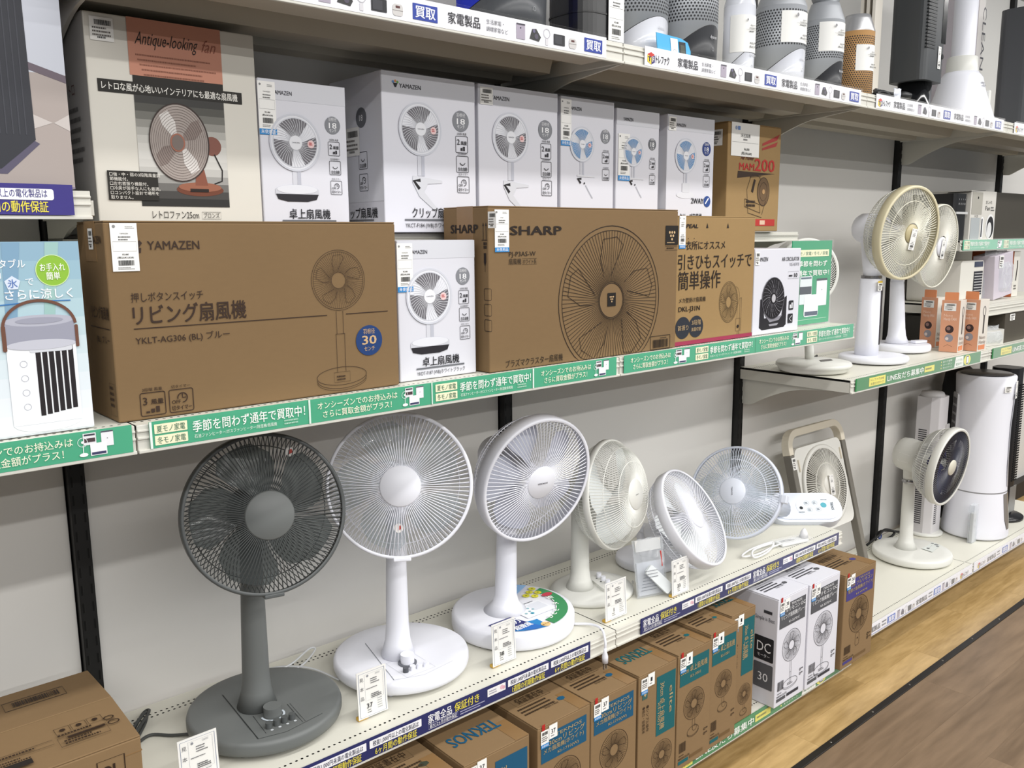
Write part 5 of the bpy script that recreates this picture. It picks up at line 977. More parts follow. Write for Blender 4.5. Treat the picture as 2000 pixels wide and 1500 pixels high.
# 11 circulator behind the green poster
L = (2.505, -.25, CZ); t = thing('circulator_fan', 'white round circulator standing behind the green poster', 'fan', L)
MB().lathe([(0, .003), (.118, .003), (.126, .008), (.130, .020), (.136, .022), (.136, .030), (.132, .036), (0, .038)], 64).build('base', WHT2, t); taper(t, 'pole', WHT2, (.04, .04, .036), (.02, .05, .26), .017, .017)
P = Print((0, 0, .0385), (1, 0, 0), (0, 1, 0)); P.poly([(.0, -.03), (.06, -.045), (.085, -.02), (.03, -.005)], '6A6866', 0); P.build('touch_panel', t)
M = hmat((2.485, -.215, 1.515), math.radians(-32), math.radians(4), L); R = .125
ring_part(t, M, R, WHT2, -.06, .012, .012); guard(t, M, 'front_guard', WHT2, 70, .03, .016, R-.01, .006, 2., .0014, .8, (.5,), 7); MB().lathe([(R-.002, -.055), (R*.9, -.09), (.06, -.12), (0, -.125)], 40, M).build('motor_housing', WHT2, t); blades(t, M, 5, .112, WHT2, z=-.03, pitch=.04, span=.8); hub_cap(t, M, .03, .014, WHT2)
# ------------------------------------------------------------------ small things on the low shelf
def price_stand(x0, x1, y, num, label):
    w = x1-x0; t = thing('price_card_stand', label, 'price card', ((x0+x1)/2, y, LZ), group='price cards on the low shelf', rot=(-.05, 0, 0)); h = .112
    MB().box(-w/2, w/2, -.0008, .0008, .004, h).build('card', mat('EDECE8', .35), t); MB().box(-w/2-.001, w/2+.001, -.0022, -.0016, .002, h+.004).build('clear_sleeve', clear('FFFFFF', 1., .05, 1.2), t)
    MB().box(-w/2+.0, -w/2+.026, .001, .014, 0, .008).build('clip', plast('D2A83C'), t, bevel=.002)
    P = Print((-w/2, -.0008, .004), (1, 0, 0), (0, 0, 1)); h -= .004; K = '3E4048'
    P.frame(w*.06, h*.03, w*.88, h*.93, .0009, '56688C', 0)
    for k, s in enumerate('見本品'): P.text(s, w*.15, h*(.80-.2*k), h*.07, '55565C', al='c')
    P.frame(w*.26, h*.36, w*.62, h*.56, .0005, '9A9CA4', 0); P.disc(w*.36, h*.88, .0028, '8A8C92', 0, seg=10); P.lines(w*.62, h*.89, w*.22, 2, .0022, .001, '8A8C92')
    P.lines(w*.45, h*.79, w*.3, 3, h*.045, h*.02, '4A4A50'); P.lines(w*.3, h*.60, w*.5, 1, .01, h*.018, '5A5A60'); P.lines(w*.45, h*.46, w*.36, 3, h*.035, h*.022, '3A3A40'); P.text(num, w*.38, h*.2, h*.11, '222226', al='c', bold=.01); P.lines(w*.3, h*.15, w*.16, 2, h*.05, h*.018, '5A5A60'); P.lines(w*.65, h*.33, w*.2, 5, h*.05, h*.015, '8A8C92'); P.build('lettering', t)
for a, b, y, n, l in ((.050, .126, -.39, '37', 'white sample price card in front of the grey fan base'), (.440, .515, -.389, '37', 'white sample price card numbered 37 before the clear bladed fan'), (.814, .889, -.400, '38', 'white sample price card numbered 38 before the stickered base'), (1.208, 1.294, -.41, '1', 'white sample price card numbered 1 before the domed fan'), (1.478, 1.556, -.424, '33', 'white sample price card numbered 33 before the tilted fan')): price_stand(a, b, y, n, l)
# clear bag with papers and remote
M_FILM = clear('F4F6F8', .80, .12, 1.3)
L = (1.448, -.376, LZ); t = thing('accessory_bag', 'clear plastic bag with manual and remote beside tilted fan', 'bag', L, rz=-.3)
def crumple(w, h, d, n, seed, T, name, m, t, amp=.006):
    rnd = random.Random(seed); vs = []; nx, nz = n
    for s in (-1, 1):
        for j in range(nz+1):
            for i in range(nx+1):
                u, v = i/nx-.5, j/nz; e = min(1, 4*(.5-abs(u))); e2 = min(1, 5*v)*min(1, 3*(1-v))
                vs.append((u*w+rnd.uniform(-amp, amp)*.5, s*(d*.5*e*(.25+.75*e2)+rnd.uniform(-amp, amp)*.4*e*e2), v*h+rnd.uniform(-amp, amp)*.4*(1 if 0 < j else 0)))
    k = (nx+1)*(nz+1); fs = []
    for s in (0, 1):
        for j in range(nz):
            for i in range(nx): a = s*k+j*(nx+1)+i; q = (a, a+1, a+nx+2, a+nx+1); fs.append(q if s == 0 else q[::-1])
    return MB().add(vs, fs, 0, False, T).build(name, m, t)
crumple(.105, .17, .03, (9, 12), 5, TR(0, 0, .001, rx=-.22), 'film', M_FILM, t)
MB().box(-.046, .046, -.004, .004, .004, .10, T=TR(0, .003, .002, rx=-.22)).build('manual', mat('C9CBD2', .6), t); P = Print((-.05, -.0015, .006), (1, 0, 0), (0, -math.sin(-.22)*-1, math.cos(.22))); P.lines(.006, .085, .06, 7, .011, .003, '7A7E88'); P.build('manual_print', t)
MB().prism(rrect(.032, .10, .006), -.005, .005, T=TR(.012, -.012, .055, rx=PI/2-.22, ry=0, rz=0) @ TR(rz=.75)).build('remote', plast('DEE2E4'), t, bevel=.002)
MB().box(-.045, .042, -.003, .003, .135, .168, T=TR(0, 0, 0, rx=-.22)).build('header_card', mat('D9D7D4', .6), t); MB().box(.034, .037, -.012, -.010, .085, .13, T=TR(0, 0, 0, rx=-.22)).build('red_seal', ink('C03A30'), t)
L = (2.15, -.405, LZ); t = thing('remote_packet', 'flat clear packet with white remote near end of low shelf', 'remote', L, rz=-.25)
MB().box(-.06, .06, -.02, .02, .002, .012).build('remote', plast('E2E4E4'), t, bevel=.003); MB().box(-.075, .075, -.028, .028, 0, .0155).build('film', clear('FFFFFF', .88, .15, 1.2), t, bevel=.003); P = Print((-.05, -.012, .0125), (1, 0, 0), (0, 1, 0)); P.lines(0, .016, .07, 2, .009, .004, '6A6C70'); P.build('lettering', t)
MB().lathe([(0, 0), (.016, 0), (.012, .018), (.004, .03), (0, .03)], 12, TR(.055, .0, .014)).build('adapter', plast('E6E6E8'), t)
# green poster in a clear stand
L = (2.262, -.365, DZ); t = thing('poster_stand', 'green upright poster in clear holder behind white carton', 'poster', L)
pw, ph = .252, .285; MB().box(-pw/2, pw/2, 0, .002, .004, ph).build('poster', ink('3B9A70'), t); MB().box(-pw/2-.003, pw/2+.003, -.0045, -.0035, 0, ph+.004).build('clear_front', clear('FFFFFF', 1., .04, 1.15), t); MB().box(-pw/2-.003, pw/2+.003, -.004, .06, 0, .002).build('clear_foot', clear('FFFFFF', .95, .04, 1.15), t)
P = Print((-pw/2, 0, .004), (1, 0, 0), (0, 0, 1)); w, h = pw, ph
P.rect(w*.08, h*.80, w*.84, h*.08, 'E9E6C2', 1); P.text('夏モノ家電 / 冬モノ家電', w*.5, h*.82, h*.035, '4E7A62', w=w*.78, al='c'); P.text('季節を問わず', w*.88, h*.69, h*.055, 'F4F8F2', w=w*.72, al='r', bold=.012); P.text('通年で買取中！', w*.94, h*.58, h*.055, 'F4F8F2', w=w*.8, al='r', bold=.012)
P.rect(w*.22, h*.24, w*.3, h*.33, 'DDE3E6', 1); P.rect(w*.24, h*.54, w*.26, h*.02, '5A6A78', 2); P.rect(w*.22, h*.36, w*.29, h*.09, '4A4E58', 2); P.rect(w*.64, h*.21, w*.27, h*.32, 'E6E8EE', 1); P.rect(w*.64, h*.51, w*.27, h*.025, '3C4A50', 2); P.disc(w*.78, h*.4, .002, '3C4A50', 2, seg=8); P.rect(w*.34, h*.09, w*.36, h*.26, 'F0F0F4', 2, r=.008); P.rect(w*.36, h*.10, w*.33, h*.05, '4A5468', 3); P.rect(w*.05, h*.055, w*.88, .0008, 'E6F0EA', 1); P.build('lettering', t)

# ------------------------------------------------------------------ top shelf appliances
AZ = TOPZ+.0465
def dots(t, r, z0, z1, pitch, dr, m, a0=-4.2, a1=-.9, name='perforation'):
    mb = MB(); rows = int((z1-z0)/(pitch*.87)); n = int((a1-a0)*r/pitch)
    for j in range(rows):
        for i in range(n):
            a = a0+(i+(.5 if j % 2 else 0))*pitch/r; z = z0+(j+.5)*pitch*.87; c = Vector((r*1.003*math.cos(a), r*1.003*math.sin(a), z)); e = Vector((-math.sin(a), math.cos(a), 0))
            mb.add([c+e*dr*math.cos(k*PI/3)+Vector((0, 0, dr*math.sin(k*PI/3))) for k in range(6)], [tuple(range(6))])
    o = mb.build(name, m, t); o['kind'] = 'stuff'; return o
def purifier(x, y, r, label, shell, plinth, hs=.30, facing=-.9, loop=True, dot=True, seed=1, slopeh=.085, capm=None):
    t = thing('air_purifier_fan', label, 'air purifier', (x, y, AZ), group='cylindrical air purifiers on the top shelf'); n = 48
    def cut(a): c = .5+.5*math.cos(a-(facing)); return slopeh*(.35+.9*c*c)
    mb = MB(); lo = [(r*.97*math.cos(2*PI*i/n), r*.97*math.sin(2*PI*i/n), 0) for i in range(n)]; hi = [(r*math.cos(2*PI*i/n), r*math.sin(2*PI*i/n), cut(2*PI*i/n)-.0012) for i in range(n)]
    mb.loft([lo, hi]).build('plinth', plinth, t)
    mid = [(r*math.cos(2*PI*i/n), r*math.sin(2*PI*i/n), cut(2*PI*i/n)+.0012) for i in range(n)]; top = [(r*math.cos(2*PI*i/n), r*math.sin(2*PI*i/n), hs) for i in range(n)]
    MB().loft([mid, top]).build('shell', shell, t); MB().loft([[(r*.992*math.cos(2*PI*i/n), r*.992*math.sin(2*PI*i/n), cut(2*PI*i/n)+dz) for i in range(n)] for dz in (-.002, .002)]).build('seam', mat('1A1A1C', .4), t)
    if dot: dots(t, r, slopeh*1.32, hs-.012, .0098 if r > .075 else .0085, .0031 if r > .075 else .0028, mat('2A2B2E', .7))
    MB().lathe([(r, hs), (r*.99, hs+.005), (r*.78, hs+.045), (r*.70, hs+.06), (0, hs+.06)], 40).build('collar', capm or shell, t)
    if loop:
        pts = [(.085*math.sin(a), 0, hs+.24-.19*math.cos(a)) for a in [2*PI*k/28 for k in range(28)]]
        rings = [[(p[0]*s, yy, hs+.24+(p[2]-hs-.24)*s) for s, yy in ((1, -.03), (1, .03), (.82, .03), (.82, -.03))] for p in pts]; rings.append(rings[0])
        MB().loft(rings, caps=False).build('loop_amplifier', shell, t)
    fa = facing; C3 = Vector((r*1.004*math.cos(fa), r*1.004*math.sin(fa), cut(fa)*.62)); P = Print(C3, (-math.sin(fa), math.cos(fa), 0), (0, 0, 1)); P.text('dyson', .0, .01, .010, 'C8C8CC', al='c'); P.ring(0, -.018, .0045, .001, '8A8C90', 0, seg=14); P.build('lettering', t)
    return t, cut
SILV = mat('A6A9AE', .45, .2, vary=.02, name='silver_shell'); CHAR = plast('3C3D40', .4); GWHT = plast('DADCE4', .18)
F1 = -1.5
purifier(.972, -.27, .108, 'blue and charcoal air purifier at left of top shelf', mat('1F33C8', .2, .4), plast('4A4C50', .35), facing=F1, dot=False, slopeh=.098)
purifier(1.448, -.27, .092, 'silver perforated purifier with white plinth and blue booklet', SILV, GWHT, facing=F1, slopeh=.092)
purifier(1.672, -.28, .084, 'silver perforated purifier with charcoal plinth, larger one', SILV, CHAR, facing=F1, slopeh=.10)
t, _ = purifier(1.872, -.315, .047, 'slim white tower fan base wrapped in white ticket', GWHT, GWHT, .21, facing=F1, dot=False, slopeh=.07)
def wrap_ticket(t, r, z0, z1, ac, half, seed=1, name='dyson'):
    n = 10; mb = MB(); vs = [((r+.0015)*math.cos(ac-half+2*half*i/n), (r+.0015)*math.sin(ac-half+2*half*i/n), z) for z in (z0, z1) for i in range(n+1)]
    o = mb.add(vs, [(i, i+1, n+2+i, n+1+i) for i in range(n)], 0, True).build('price_ticket', mat('F0EFEC', .5), t)
    a = ac+half*.25; P = Print(((r+.002)*math.cos(a), (r+.002)*math.sin(a), z0), (-math.sin(a), math.cos(a), 0), (0, 0, 1)); H = z1-z0; K = '3A3A3E'
    P.disc(-r*.35, H*.86, r*.07, '8A8A8E', 1, seg=10); P.text(name, r*.1, H*.7, H*.06, K, al='c'); P.text('空気清浄機能付', r*.1, H*.62, H*.045, K, al='c', w=r*.6); P.rect(-r*.45, H*.595, r*.9, .0006, '6A6A6A', 1); P.lines(-r*.2, H*.54, r*.55, 1, .01, H*.03, K); P.text('¥30,000', r*.15, H*.22, H*.055, K, al='c', bold=.01); P.text('(税込¥33,000)', r*.15, H*.12, H*.055, K, al='c', w=r*.6, bold=.01); P.build('ticket_print', o)
wrap_ticket(t, .047, .075, .18, -2.0, 1.1)
t, _ = purifier(2.156, -.275, .080, 'silver perforated purifier with glossy white plinth and ticket', SILV, GWHT, .255, facing=F1, slopeh=.10); wrap_ticket(t, .08, .14, .235, -1.8, .75)
t, _ = purifier(2.448, -.26, .067, 'silver perforated purifier with charcoal plinth, smaller ticketed one', SILV, CHAR, .26, facing=F1, slopeh=.10); wrap_ticket(t, .067, .155, .25, -1.95, .9)
t, _ = purifier(2.712, -.24, .062, 'copper gold perforated purifier with silver top', mat('BF9360', .45, .15, name='copper_gold_shell'), mat('B58A58', .45, .15), .265, facing=F1, loop=False, slopeh=.02, capm=mat('B2B2B4', .3, .5)); wrap_ticket(t, .062, .125, .215, -1.85, .8)
# black air purifier with ticket
t = thing('black_fan_heater', 'black rounded fan heater with hanging white ticket on top shelf', 'fan heater', (1.235, -.275, AZ))
MB().prism(rrect(.135, .15, .05, 6), 0, .34).build('body', plast('141416', .3), t, bevel=.006); MB().prism(rrect(.139, .154, .052, 6), .09, .094).build('seam', mat('050505', .4), t); P = Print((.02, -.078, .03), (1, 0, 0), (0, 0, 1)); price(P, 0, 0, .058, .13, False, top='dyson'); P.build('price_ticket', t)
# blue booklet card
t = thing('display_card', 'light blue card with appliance photo leaning on silver purifier', 'card', (1.395, -.40, AZ)); MB().prism([(0, 0), (.135, 0), (.14, .03), (.13, .052), (.10, .06), (0, .062)], -.001, .001, T=TR(rx=PI/2-.12)).build('card', ink('4AA8D8'), t)
P = Print((0, -.0012, 0), (1, 0, 0), (0, .12, 1)); P.rect(.055, .005, .03, .05, 'EDEFF2', 1); P.ring(.07, .02, .007, .002, 'B8BCC4', 2, seg=14); P.rect(.09, .01, .028, .04, '2A2C30', 1); P.rect(.095, .018, .018, .024, '4A5048', 2); P.build('print', t)
# folded white cartons
for k in range(3):
    t = MB().box(-.055, .055, -.006, .006, 0, .62).build('flat_carton', mat('DCD6CC', .6, vary=.04, scale=6), None, bevel=.001); t.location = (2.93+.005*k, -.20+.024*k, AZ); t.rotation_euler = (0, 0, .25-.04*k); tag(t, ('front', 'middle', 'rear')[k]+' flattened cream carton standing beside the copper purifier', 'carton', 'flattened cartons')
# black tower heater
t = thing('tower_heater', 'dark grey tower heater on glossy black foot on top shelf', 'heater', (3.205, -.235, AZ))
MB().loft([[(x*k, y*k, z) for x, y in rrect(.13, .12, .05, 5)] for k, z in ((1.05, 0), (.98, .03), (.98, .14))]).build('foot', mat('0C0D0F', .12), t)
MB().prism(rrect(.18, .15, .03, 4), .14, .60).build('body', plast('3A3D40', .4), t, bevel=.003)
for k in range(26): MB().box(-.086, -.01, -.0768, -.074, .26+.013*k, .268+.013*k).build('louvre', plast('1E2022', .4), t)
MB().box(.045, .082, -.0762, -.074, .29, .5).build('display', mat('0A0B0C', .15), t); P = Print((.02, -.0755, .19), (1, 0, 0), (0, 0, 1)); price(P, 0, 0, .026, .085); P.disc(.04, .05, .01, '101012', 3, seg=14); P.build('price_ticket', t)
# white vacuum stand
t = thing('vacuum_stand', 'white conical vacuum stand with round pole on top shelf', 'vacuum stand', (3.555, -.27, AZ))
MB().lathe([(0, 0), (.142, 0), (.142, .012), (.10, .13), (.085, .19), (.066, .215), (0, .215)], 48).build('cone', WHT, t); MB().lathe([(.064, .205), (.060, .275), (.052, .28), (0, .28)], 36).build('sleeve', WHT2, t); MB().lathe([(.046, .27), (.046, .62), (0, .62)], 32).build('pole', WHT, t)
MB().box(.085, .10, -.078, -.045, .06, .14, T=TR(rz=-.2)).build('latch', WHT2, t, bevel=.003); MB().lathe([(0, 0), (.015, 0), (.015, .004), (0, .004)], 20, TR(.108, -.068, .05, ry=PI/2-.3, rz=-.6)).build('cord_hole', mat('1A1A1C', .5), t)
P = Print((-.02, -.094, .16), (1, .0, 0), (0, .45, 1)); P.lines(0, 0, .04, 2, .012, .007, '8A8A8E'); P.build('lettering', t)
cord(t, [(3.67, -.33, AZ+.04), (3.74, -.36, AZ+.03), (3.73, -.40, AZ+.008), (3.67, -.41, AZ+.006), (3.60, -.42, AZ+.005)], .004, WHT2, loc=(3.555, -.27, AZ))
# cartons at the right end of the top shelf
c = Carton('lilac_carton', 'pale lilac carton standing behind the white vacuum stand', 3.73, 4.0, -.17, .15, AZ, .6, mat('C9C2C8', .5, vary=.02, scale=5)); P = c.front(); P.rect(.2, .0, .07, .6, 'D9D5D2', 1); P.text('CLEAN', .25, .57, .04, '6A6A70', w=.28, rot=-PI/2); P.rect(.205, .18, .045, .12, 'E8E6E4', 2, r=.004); P.rect(.21, .20, .035, .012, '8A868A', 3); P.lines(.03, .5, .05, 2, .02, .01, '5A565A'); P.build('printed_face', c.t)
t = thing('dark_appliance', 'dark grey rounded appliance cut off at upper right edge', 'appliance', (4.10, -.30, AZ)); MB().prism(rrect(.13, .17, .05, 6), 0, .55).build('body', plast('46484B', .45), t, bevel=.02, seg=4); P = Print((.0, -.0855, .2), (1, 0, 0), (0, 0, 1)); P.lines(0, 0, .05, 3, .014, .008, 'D0D0D0'); P.build('lettering', t)
# black plug cord bundle
t = thing('cord_bundle', 'black cord bundle with plug before the copper purifier', 'cord', (2.68, -.385, AZ)); K = mat('151517', .45)
cord(t, [(2.56, -.40, AZ+.008), (2.60, -.37, AZ+.022), (2.64, -.385, AZ+.035), (2.66, -.41, AZ+.02), (2.62, -.425, AZ+.009), (2.58, -.40, AZ+.018), (2.62, -.37, AZ+.04), (2.68, -.38, AZ+.035), (2.73, -.40, AZ+.03)], .007, K, 'cord', (2.68, -.385, AZ)); MB().lathe([(0, 0), (.012, 0), (.014, .02), (.010, .05), (0, .05)], 16, TR(.05, -.02, .03, ry=PI/2, rz=-.3)).build('plug', K, t)
crumple(.05, .045, .02, (5, 5), 9, TR(.0, -.035, .0), 'cord_tag', mat('D6DAE6', .4), t, .008)

# ------------------------------------------------------------------ right shelf
def orange(x, y, label, rz):            # x, y: the corner between the orange side and the white front
    w, d, h = .085, .075, .222; t = thing('handy_fan_box', label, 'box', (x+w/2*math.cos(rz)-d/2*math.sin(rz), y+w/2*math.sin(rz)+d/2*math.cos(rz), CZ), rz=rz, group='orange handy fan boxes')
    MB().box(-w/2, w/2, -d/2, d/2, 0, h).build('box_body', [mat('DDD6CC', .45)], t, bevel=.0012)
    MB().prism(rrect(.055, .036, .003, 3, 0, h+.016), -.0012, .0012, T=TR(-w/2+.002, 0, 0, rx=PI/2, rz=PI/2)).build('hang_tab', ink('DE8F62'), t)
    P = Print((-w/2, d/2, 0), (0, -1, 0), (0, 0, 1)); W2 = d; P.rect(.0005, .0005, d-.001, h-.001, 'D29878', 0); P.text('Nano', .012, .152, .012, 'EBC9B4', w=.035, L=1); P.text('Handy FAN', .012, .136, .013, 'F0D8C8', w=.05, L=1); P.disc(W2*.5, .098, .017, '3A2A2A', 1); P.disc(W2*.45, .101, .008, '8A6A62', 2, seg=12); P.disc(W2*.5, .060, .017, '8C8A92', 1); P.disc(W2*.4, .057, .007, 'D8C8C0', 2, seg=12); P.path([(W2*.25, .022), (W2*.45, .032), (W2*.7, .024)], .001, '5A3A30', 1); mini(P, W2*.14, .177, .048, .032); P.build('printed_side', t)
    S = Print((-w/2, -d/2, 0), (1, 0, 0), (0, 0, 1)); S.ring(w*.5, .172, .012, .005, '8A8684', 1, ry=.02); S.rect(w*.44, .075, .011, .08, '4A4442', 1, r=.003); S.text('Nano', w*.12, .052, .016, '9A8A80', w=.055); S.text('Handy', w*.12, .032, .016, '9A8A80', w=.06); S.rect(w*.08, .006, .06, .02, 'D98A62', 1); S.build('printed_front', t)
orange(3.508, -.262, 'orange handy fan box, leftmost of the three', -.1); orange(3.402, -.402, 'orange handy fan box, middle of the three', .12); orange(3.502, -.443, 'orange handy fan box with white front, rightmost of three', -.05)
t = thing('wrapped_parcel', 'clear wrapped white parcel on right shelf beside orange boxes', 'parcel', (3.745, -.36, CZ), rz=-.2); MB().prism(rrect(.24, .10, .03, 5), 0, .07).build('parcel', mat('CFCDC6', .4), t, bevel=.02, seg=3); crumple(.27, .085, .13, (12, 7), 12, TR(), 'film', M_FILM, t, .008)
c = Carton('dark_carton', 'dark brown wrapped carton on right shelf under white heater shelf', 3.90, 4.16, -.405, .2, CZ, .135, mat('4A443A', .45, vary=.06, scale=10)); Q = c.front(); mini(Q, .05, .10, .06, .03); Q.build('stock_ticket', c.t)
c = Carton('cream_carton', 'cream carton with blue stripe at right edge beside dark carton', 4.17, 4.45, -.40, .25, CZ, .135, CREAMC); P = c.front(); P.rect(0, .05, .2, .02, '3E8CC0', 1); P.lines(.02, .1, .12, 2, .015, .007, '6A6A6A'); P.build('printed_face', c.t)
c = Carton('dark_carton', 'low dark carton behind the orange handy fan boxes', 3.66, 3.89, -.20, .15, CZ, .125, mat('34312C', .5, vary=.05, scale=8))
# lower small shelf of the far right bay: deck 1.335
D1 = 1.3365
t = thing('fan_heater', 'white fan heater with dark louvre and panel at right', 'heater', (3.83, -.15, D1)); MB().prism(rrect(.26, .19, .02, 4, 0, .095), -.12, .12, T=TR(rx=PI/2)).build('body', plast('D9D6CE', .4), t, bevel=.008, seg=3)
MB().box(.02, .115, -.1225, -.119, .16, .185).build('control_panel', mat('3A4256', .25), t, bevel=.001)
MB().box(.02, .115, -.1225, -.119, .03, .14).build('outlet', mat('20222A', .5), t)
for k in range(8): MB().box(.022, .113, -.125, -.121, .036+.013*k, .040+.013*k).build('louvre', plast('B8B8B8', .4), t)
t = thing('bagged_toy', 'white boxed item in clear film with dark edge at right', 'bagged item', (4.12, -.26, D1)); MB().box(-.12, .10, -.05, .05, .012, .22, T=TR(0, 0, 0, ry=-.10)).build('box', mat('C6BEC8', .5), t, bevel=.003); crumple(.27, .235, .12, (12, 12), 21, TR(), 'film', M_FILM, t, .01); P = Print((-.09, -.0505, .15), (1, 0, 0), (0, 0, 1)); mini(P, 0, 0, .05, .06); P.build('stock_ticket', t)
c = Carton('white_tool_carton', 'narrow white carton with dark tool picture and orange side', 4.30, 4.38, -.28, .2, D1, .225, mat('D8D4CC', .5)); P = c.front(); P.path([(.045, .18), (.05, .15), (.04, .08)], .012, '4A4644', 1); P.lines(.02, .05, .04, 2, .014, .008, '7A7672'); P.build('printed_face', c.t); S = c.left(); S.rect(0, 0, .2, .225, 'C06A44', 0); S.build('printed_side', c.t)
# pale green sign shelf: deck 1.62
D2 = 1.6215
t = thing('air_fryer', 'black appliance with control icons behind the white fan', 'appliance', (3.67, -.165, D2)); MB().prism(rrect(.125, .2, .02, 4), 0, .205).build('body', plast('1C1C1E', .3), t, bevel=.004); MB().box(-.06, .06, -.105, -.099, .115, .125).build('trim_band', plast('C8C8C8', .3), t); P = Print((-.05, -.1005, .14), (1, 0, 0), (0, 0, 1))
for k in range(4): P.disc(.02+.02*k, .02, .005, '8A8A8C', 1, seg=10); P.disc(.02+.02*k, .04, .004, '6A6A6C', 1, seg=10)
P.build('control_icons', t)
c = Carton('cooling_fan_carton', 'white carton with fan picture and black top flap at right', 3.745, 4.03, -.275, .2, D2, .222, mat('D2CFC8', .5, vary=.03)); P = c.front(); w, h = c.w, c.h
P.rect(.01, .115, .115, .10, 'A8A59C', 1); P.rect(.01, .0, .10, .10, 'A9AEB0', 1); P.rect(.12, .005, .03, .10, 'ECECEC', 2, r=.012); P.rect(.127, .012, .012, .085, '24242E', 3, r=.005); P.text('F-125', .05, .102, .012, '5A5A5A'); P.disc(.23, .06, .05, 'E6E6E6', 1, ry=.058); P.disc(.232, .058, .040, '2A2A2C', 2, ry=.05); P.disc(.222, .045, .026, 'DADADA', 3, ry=.036); P.text('おしゃれ', .165, .165, .014, '4A4A4A', w=.07); P.text('Fan', .165, .135, .022, '3A3A3A', w=.05); P.lines(.225, .145, .045, 2, .012, .006, '6A6A6A'); P.disc(.075, .19, .006, '1E1E1E', 2, seg=12); P.build('printed_face', c.t)
MB().box(-w/2, w/2-.12, -.10, .0, h, h+.002, T=TR(0, 0, 0, ry=-.05)).build('flap', mat('1C1A18', .6), c.t)
c = Carton('black_carton', 'large plain dark grey carton at right edge', 4.06, 4.6, -.26, .22, D2, .222, mat('3F3B33', .55, vary=.05, scale=6))

# ------------------------------------------------------------------ lowest right shelf
EZ = .1675
t = thing('tower_fan', 'tall white slotted tower fan behind the dark faced fan', 'tower fan', (3.87, -.12, EZ))
MB().lathe([(0, 0), (.085, 0), (.088, .008), (.08, .014), (0, .016)], 36).build('base', WHT2, t); MB().prism([(-.065, .05), (-.065, -.02), (-.045, -.055), (.05, -.055), (.065, -.03), (.065, .05)], .014, .70).build('body', plast('D3D0D2', .4), t, bevel=.004); MB().lathe([(0, .70), (.058, .70), (.05, .72), (0, .722)], 28, TR(-.01, 0, 0)).build('top_cap', plast('D9D7D8', .4), t)
P = Print((-.042, -.0552, 0), (1, 0, 0), (0, 0, 1)); P.strips([(.012, .36+.0105*k, .028, .0055) for k in range(16)], '3A383C', 0); P.strips([(.058, .36+.0105*k, .03, .0055) for k in range(16)], '4A484C', 0); P.strips([(.01, .06+.0105*k, .028, .0055) for k in range(18)], '4A484C', 0); P.build('slots', t)['kind'] = 'stuff'
P = Print((-.0652, .048, 0), (0, -1, 0), (0, 0, 1)); P.strips([(.015, .06+.0105*k, .04, .0055) for k in range(46)], '4A484C', 0); P.build('side_slots', t)['kind'] = 'stuff'
MB().box(.03, .065, -.062, -.054, .50, .56).build('remote', plast('C9C7C6', .4), t, bevel=.003)
t = thing('tower_humidifier', 'tall white round humidifier with dark lid on lowest shelf', 'humidifier', (4.06, -.285, EZ))
MB().lathe([(0, .006), (.150, .006), (.153, .014), (.150, .05), (.139, .16), (.131, .235)], 60).build('tank', WHT, t); MB().lathe([(.1315, .237), (.124, .36), (.122, .56), (.129, .72), (.133, .80), (.13, .806), (.10, .81), (0, .81)], 60).build('body', WHT, t); MB().lathe([(.118, .811), (.112, .814), (0, .814)], 48).build('lid', mat('4A4A4C', .25), t)
MB().lathe([(.1318, .233), (.1322, .236), (.1318, .239)], 60).build('seam', mat('8E8E90', .5), t)
for k in range(3): MB().lathe([(0, 0), (.012, 0), (.012, .008), (0, .008)], 12, TR(.11*math.cos(k*2.1+.4), .11*math.sin(k*2.1+.4), 0)).build('foot', WHT, t)
a = -1.5; n = 8
MB().add([(r*math.cos(b), r*math.sin(b), z) for z, r, hw in ((.05, .1525, .10), (.10, .1475, .22), (.17, .140, .24), (.228, .1335, .24)) for b in [a-hw+2*hw*i/n for i in range(n+1)]], [(j*(n+1)+i, j*(n+1)+i+1, (j+1)*(n+1)+i+1, (j+1)*(n+1)+i) for j in range(3) for i in range(n)], 0, True).build('water_window', mat('7E7A76', .15), t)
MB().add([(r*math.cos(b), r*math.sin(b), z) for z, r in ((.26, .1318), (.40, .1256), (.55, .1242), (.72, .1312)) for b in [-1.4-.11+.22*i/n for i in range(n+1)]], [(j*(n+1)+i, j*(n+1)+i+1, (j+1)*(n+1)+i+1, (j+1)*(n+1)+i) for j in range(3) for i in range(n)], 0, True).build('display_strip', mat('B9B9C2', .15), t)
P = Print((.134*math.cos(-2.0), .134*math.sin(-2.0), .735), (math.sin(2.0), math.cos(2.0)*1, 0), (0, 0, 1)); mini(P, -.02, 0, .04, .03); P.build('stock_ticket', t); a = -1.5; P = Print((.136*math.cos(a), .136*math.sin(a), .70), (-math.sin(a), math.cos(a), 0), (0, 0, 1)); price(P, -.015, 0, .028, .085); P.build('price_ticket', t)
MB().prism(rrect(.075, .30, .012, 3, 0, .56), -.012, .012, T=TR(-.072, .096, 0, rx=PI/2, rz=-2.5)).build('rear_grille', plast('C9C9CC', .4), t)
for k in range(6): MB().box(-.028, .028, -.0135, -.0115, .44+.043*k, .47+.043*k, T=TR(-.072, .096, 0, rz=-2.5)).build('vent', mat('6E6E72', .5), t)
t = thing('tower_fan', 'black tower fan with silver band at right edge', 'tower fan', (4.42, -.255, EZ)); MB().lathe([(0, 0), (.13, 0), (.13, .012), (.06, .02), (0, .02)], 36).build('base', mat('121214', .3), t); MB().prism(rrect(.13, .13, .04, 5), .02, .80).build('body', plast('1A1A1C', .35), t, bevel=.004)
MB().box(-.02, .066, -.0665, -.064, .03, .17).build('front_band', mat('9A9C9E', .3, .6), t)
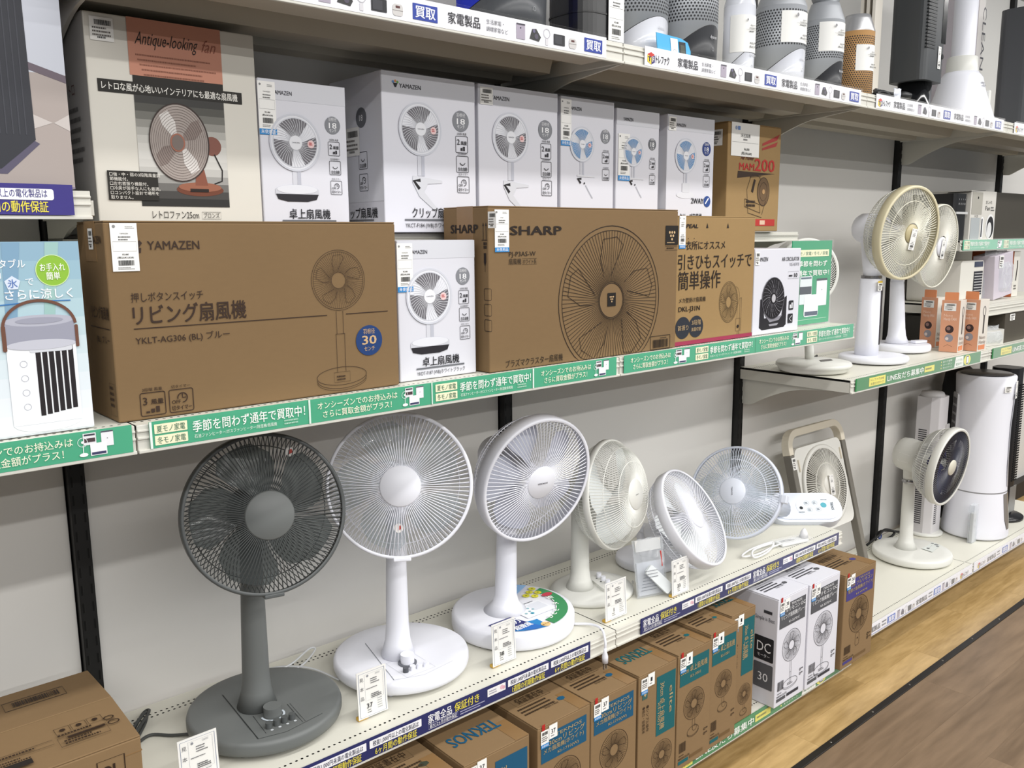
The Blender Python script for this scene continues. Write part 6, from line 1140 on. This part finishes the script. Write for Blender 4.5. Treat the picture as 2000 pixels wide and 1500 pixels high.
for k in range(40): MB().box(-.01, .055, -.068, -.064, .20+.013*k, .207+.013*k).build('louvre', mat('060607', .5), t)
t = thing('black_heater', 'black rounded heater behind the white humidifier top', 'heater', (4.27, -.075, EZ)); MB().loft([[(x*k, y*k, z) for x, y in rrect(.2, .11, .04, 5)] for k, z in ((1.05, 0), (1., .05), (1., .70), (.85, .78), (.6, .80))]).build('body', plast('17171A', .4), t)
t = thing('remote_pouch', 'clear pouch with grey remote hanging on humidifier side', 'remote', (3.895, -.34, EZ)); MB().box(-.02, .02, -.008, .008, .0, .15).build('remote', plast('CACACA', .4), t, bevel=.003); MB().box(-.026, .026, -.012, .012, .0, .19).build('film', M_FILM, t, bevel=.002); P = Print((-.012, -.0085, .05), (1, 0, 0), (0, 0, 1)); P.disc(.012, .03, .004, '8A8A8A', 1, seg=8); P.disc(.012, .06, .004, '8A8A8A', 1, seg=8); P.build('buttons', t)
def loose_cord(label, pts, r, m, tie=None):
    o = thing('cord_bundle', label, 'cord', pts[0], group=None); cord(o, pts, r, m, 'cord', pts[0])
    if tie: MB().tube([(tie[0]-pts[0][0]+.012*math.cos(a), tie[1]-pts[0][1], tie[2]-pts[0][2]+.012*math.sin(a)) for a in [2*PI*k/12 for k in range(12)]], .003, 5, closed=True).build('cord_tie', plast('2C4A9A'), o)
loose_cord('black cord bundle with blue tie on lowest right shelf', [(3.45, -.035, EZ+.01), (3.52, -.05, EZ+.04), (3.62, -.04, EZ+.05), (3.70, -.05, EZ+.02), (3.62, -.06, EZ+.012), (3.52, -.045, EZ+.02), (3.60, -.03, EZ+.045), (3.75, -.055, EZ+.012), (3.8, -.07, EZ+.008)], .006, mat('141414', .5), (3.56, -.045, EZ+.03))
loose_cord('white cord bundle on lowest shelf behind the purple carton', [(3.02, -.10, EZ+.006), (3.08, -.09, EZ+.03), (3.15, -.10, EZ+.03), (3.19, -.12, EZ+.01), (3.12, -.12, EZ+.008), (3.06, -.10, EZ+.02), (3.14, -.09, EZ+.038), (3.2, -.13, EZ+.008)], .005, plast('D6D6D2'), (3.12, -.105, EZ+.02))
loose_cord('black cord on right shelf behind the circulator base', [(2.60, -.05, CZ+.005), (2.66, -.07, CZ+.012), (2.72, -.06, CZ+.006), (2.80, -.08, CZ+.006), (2.86, -.06, CZ+.005)], .005, mat('1A1A1A', .5))
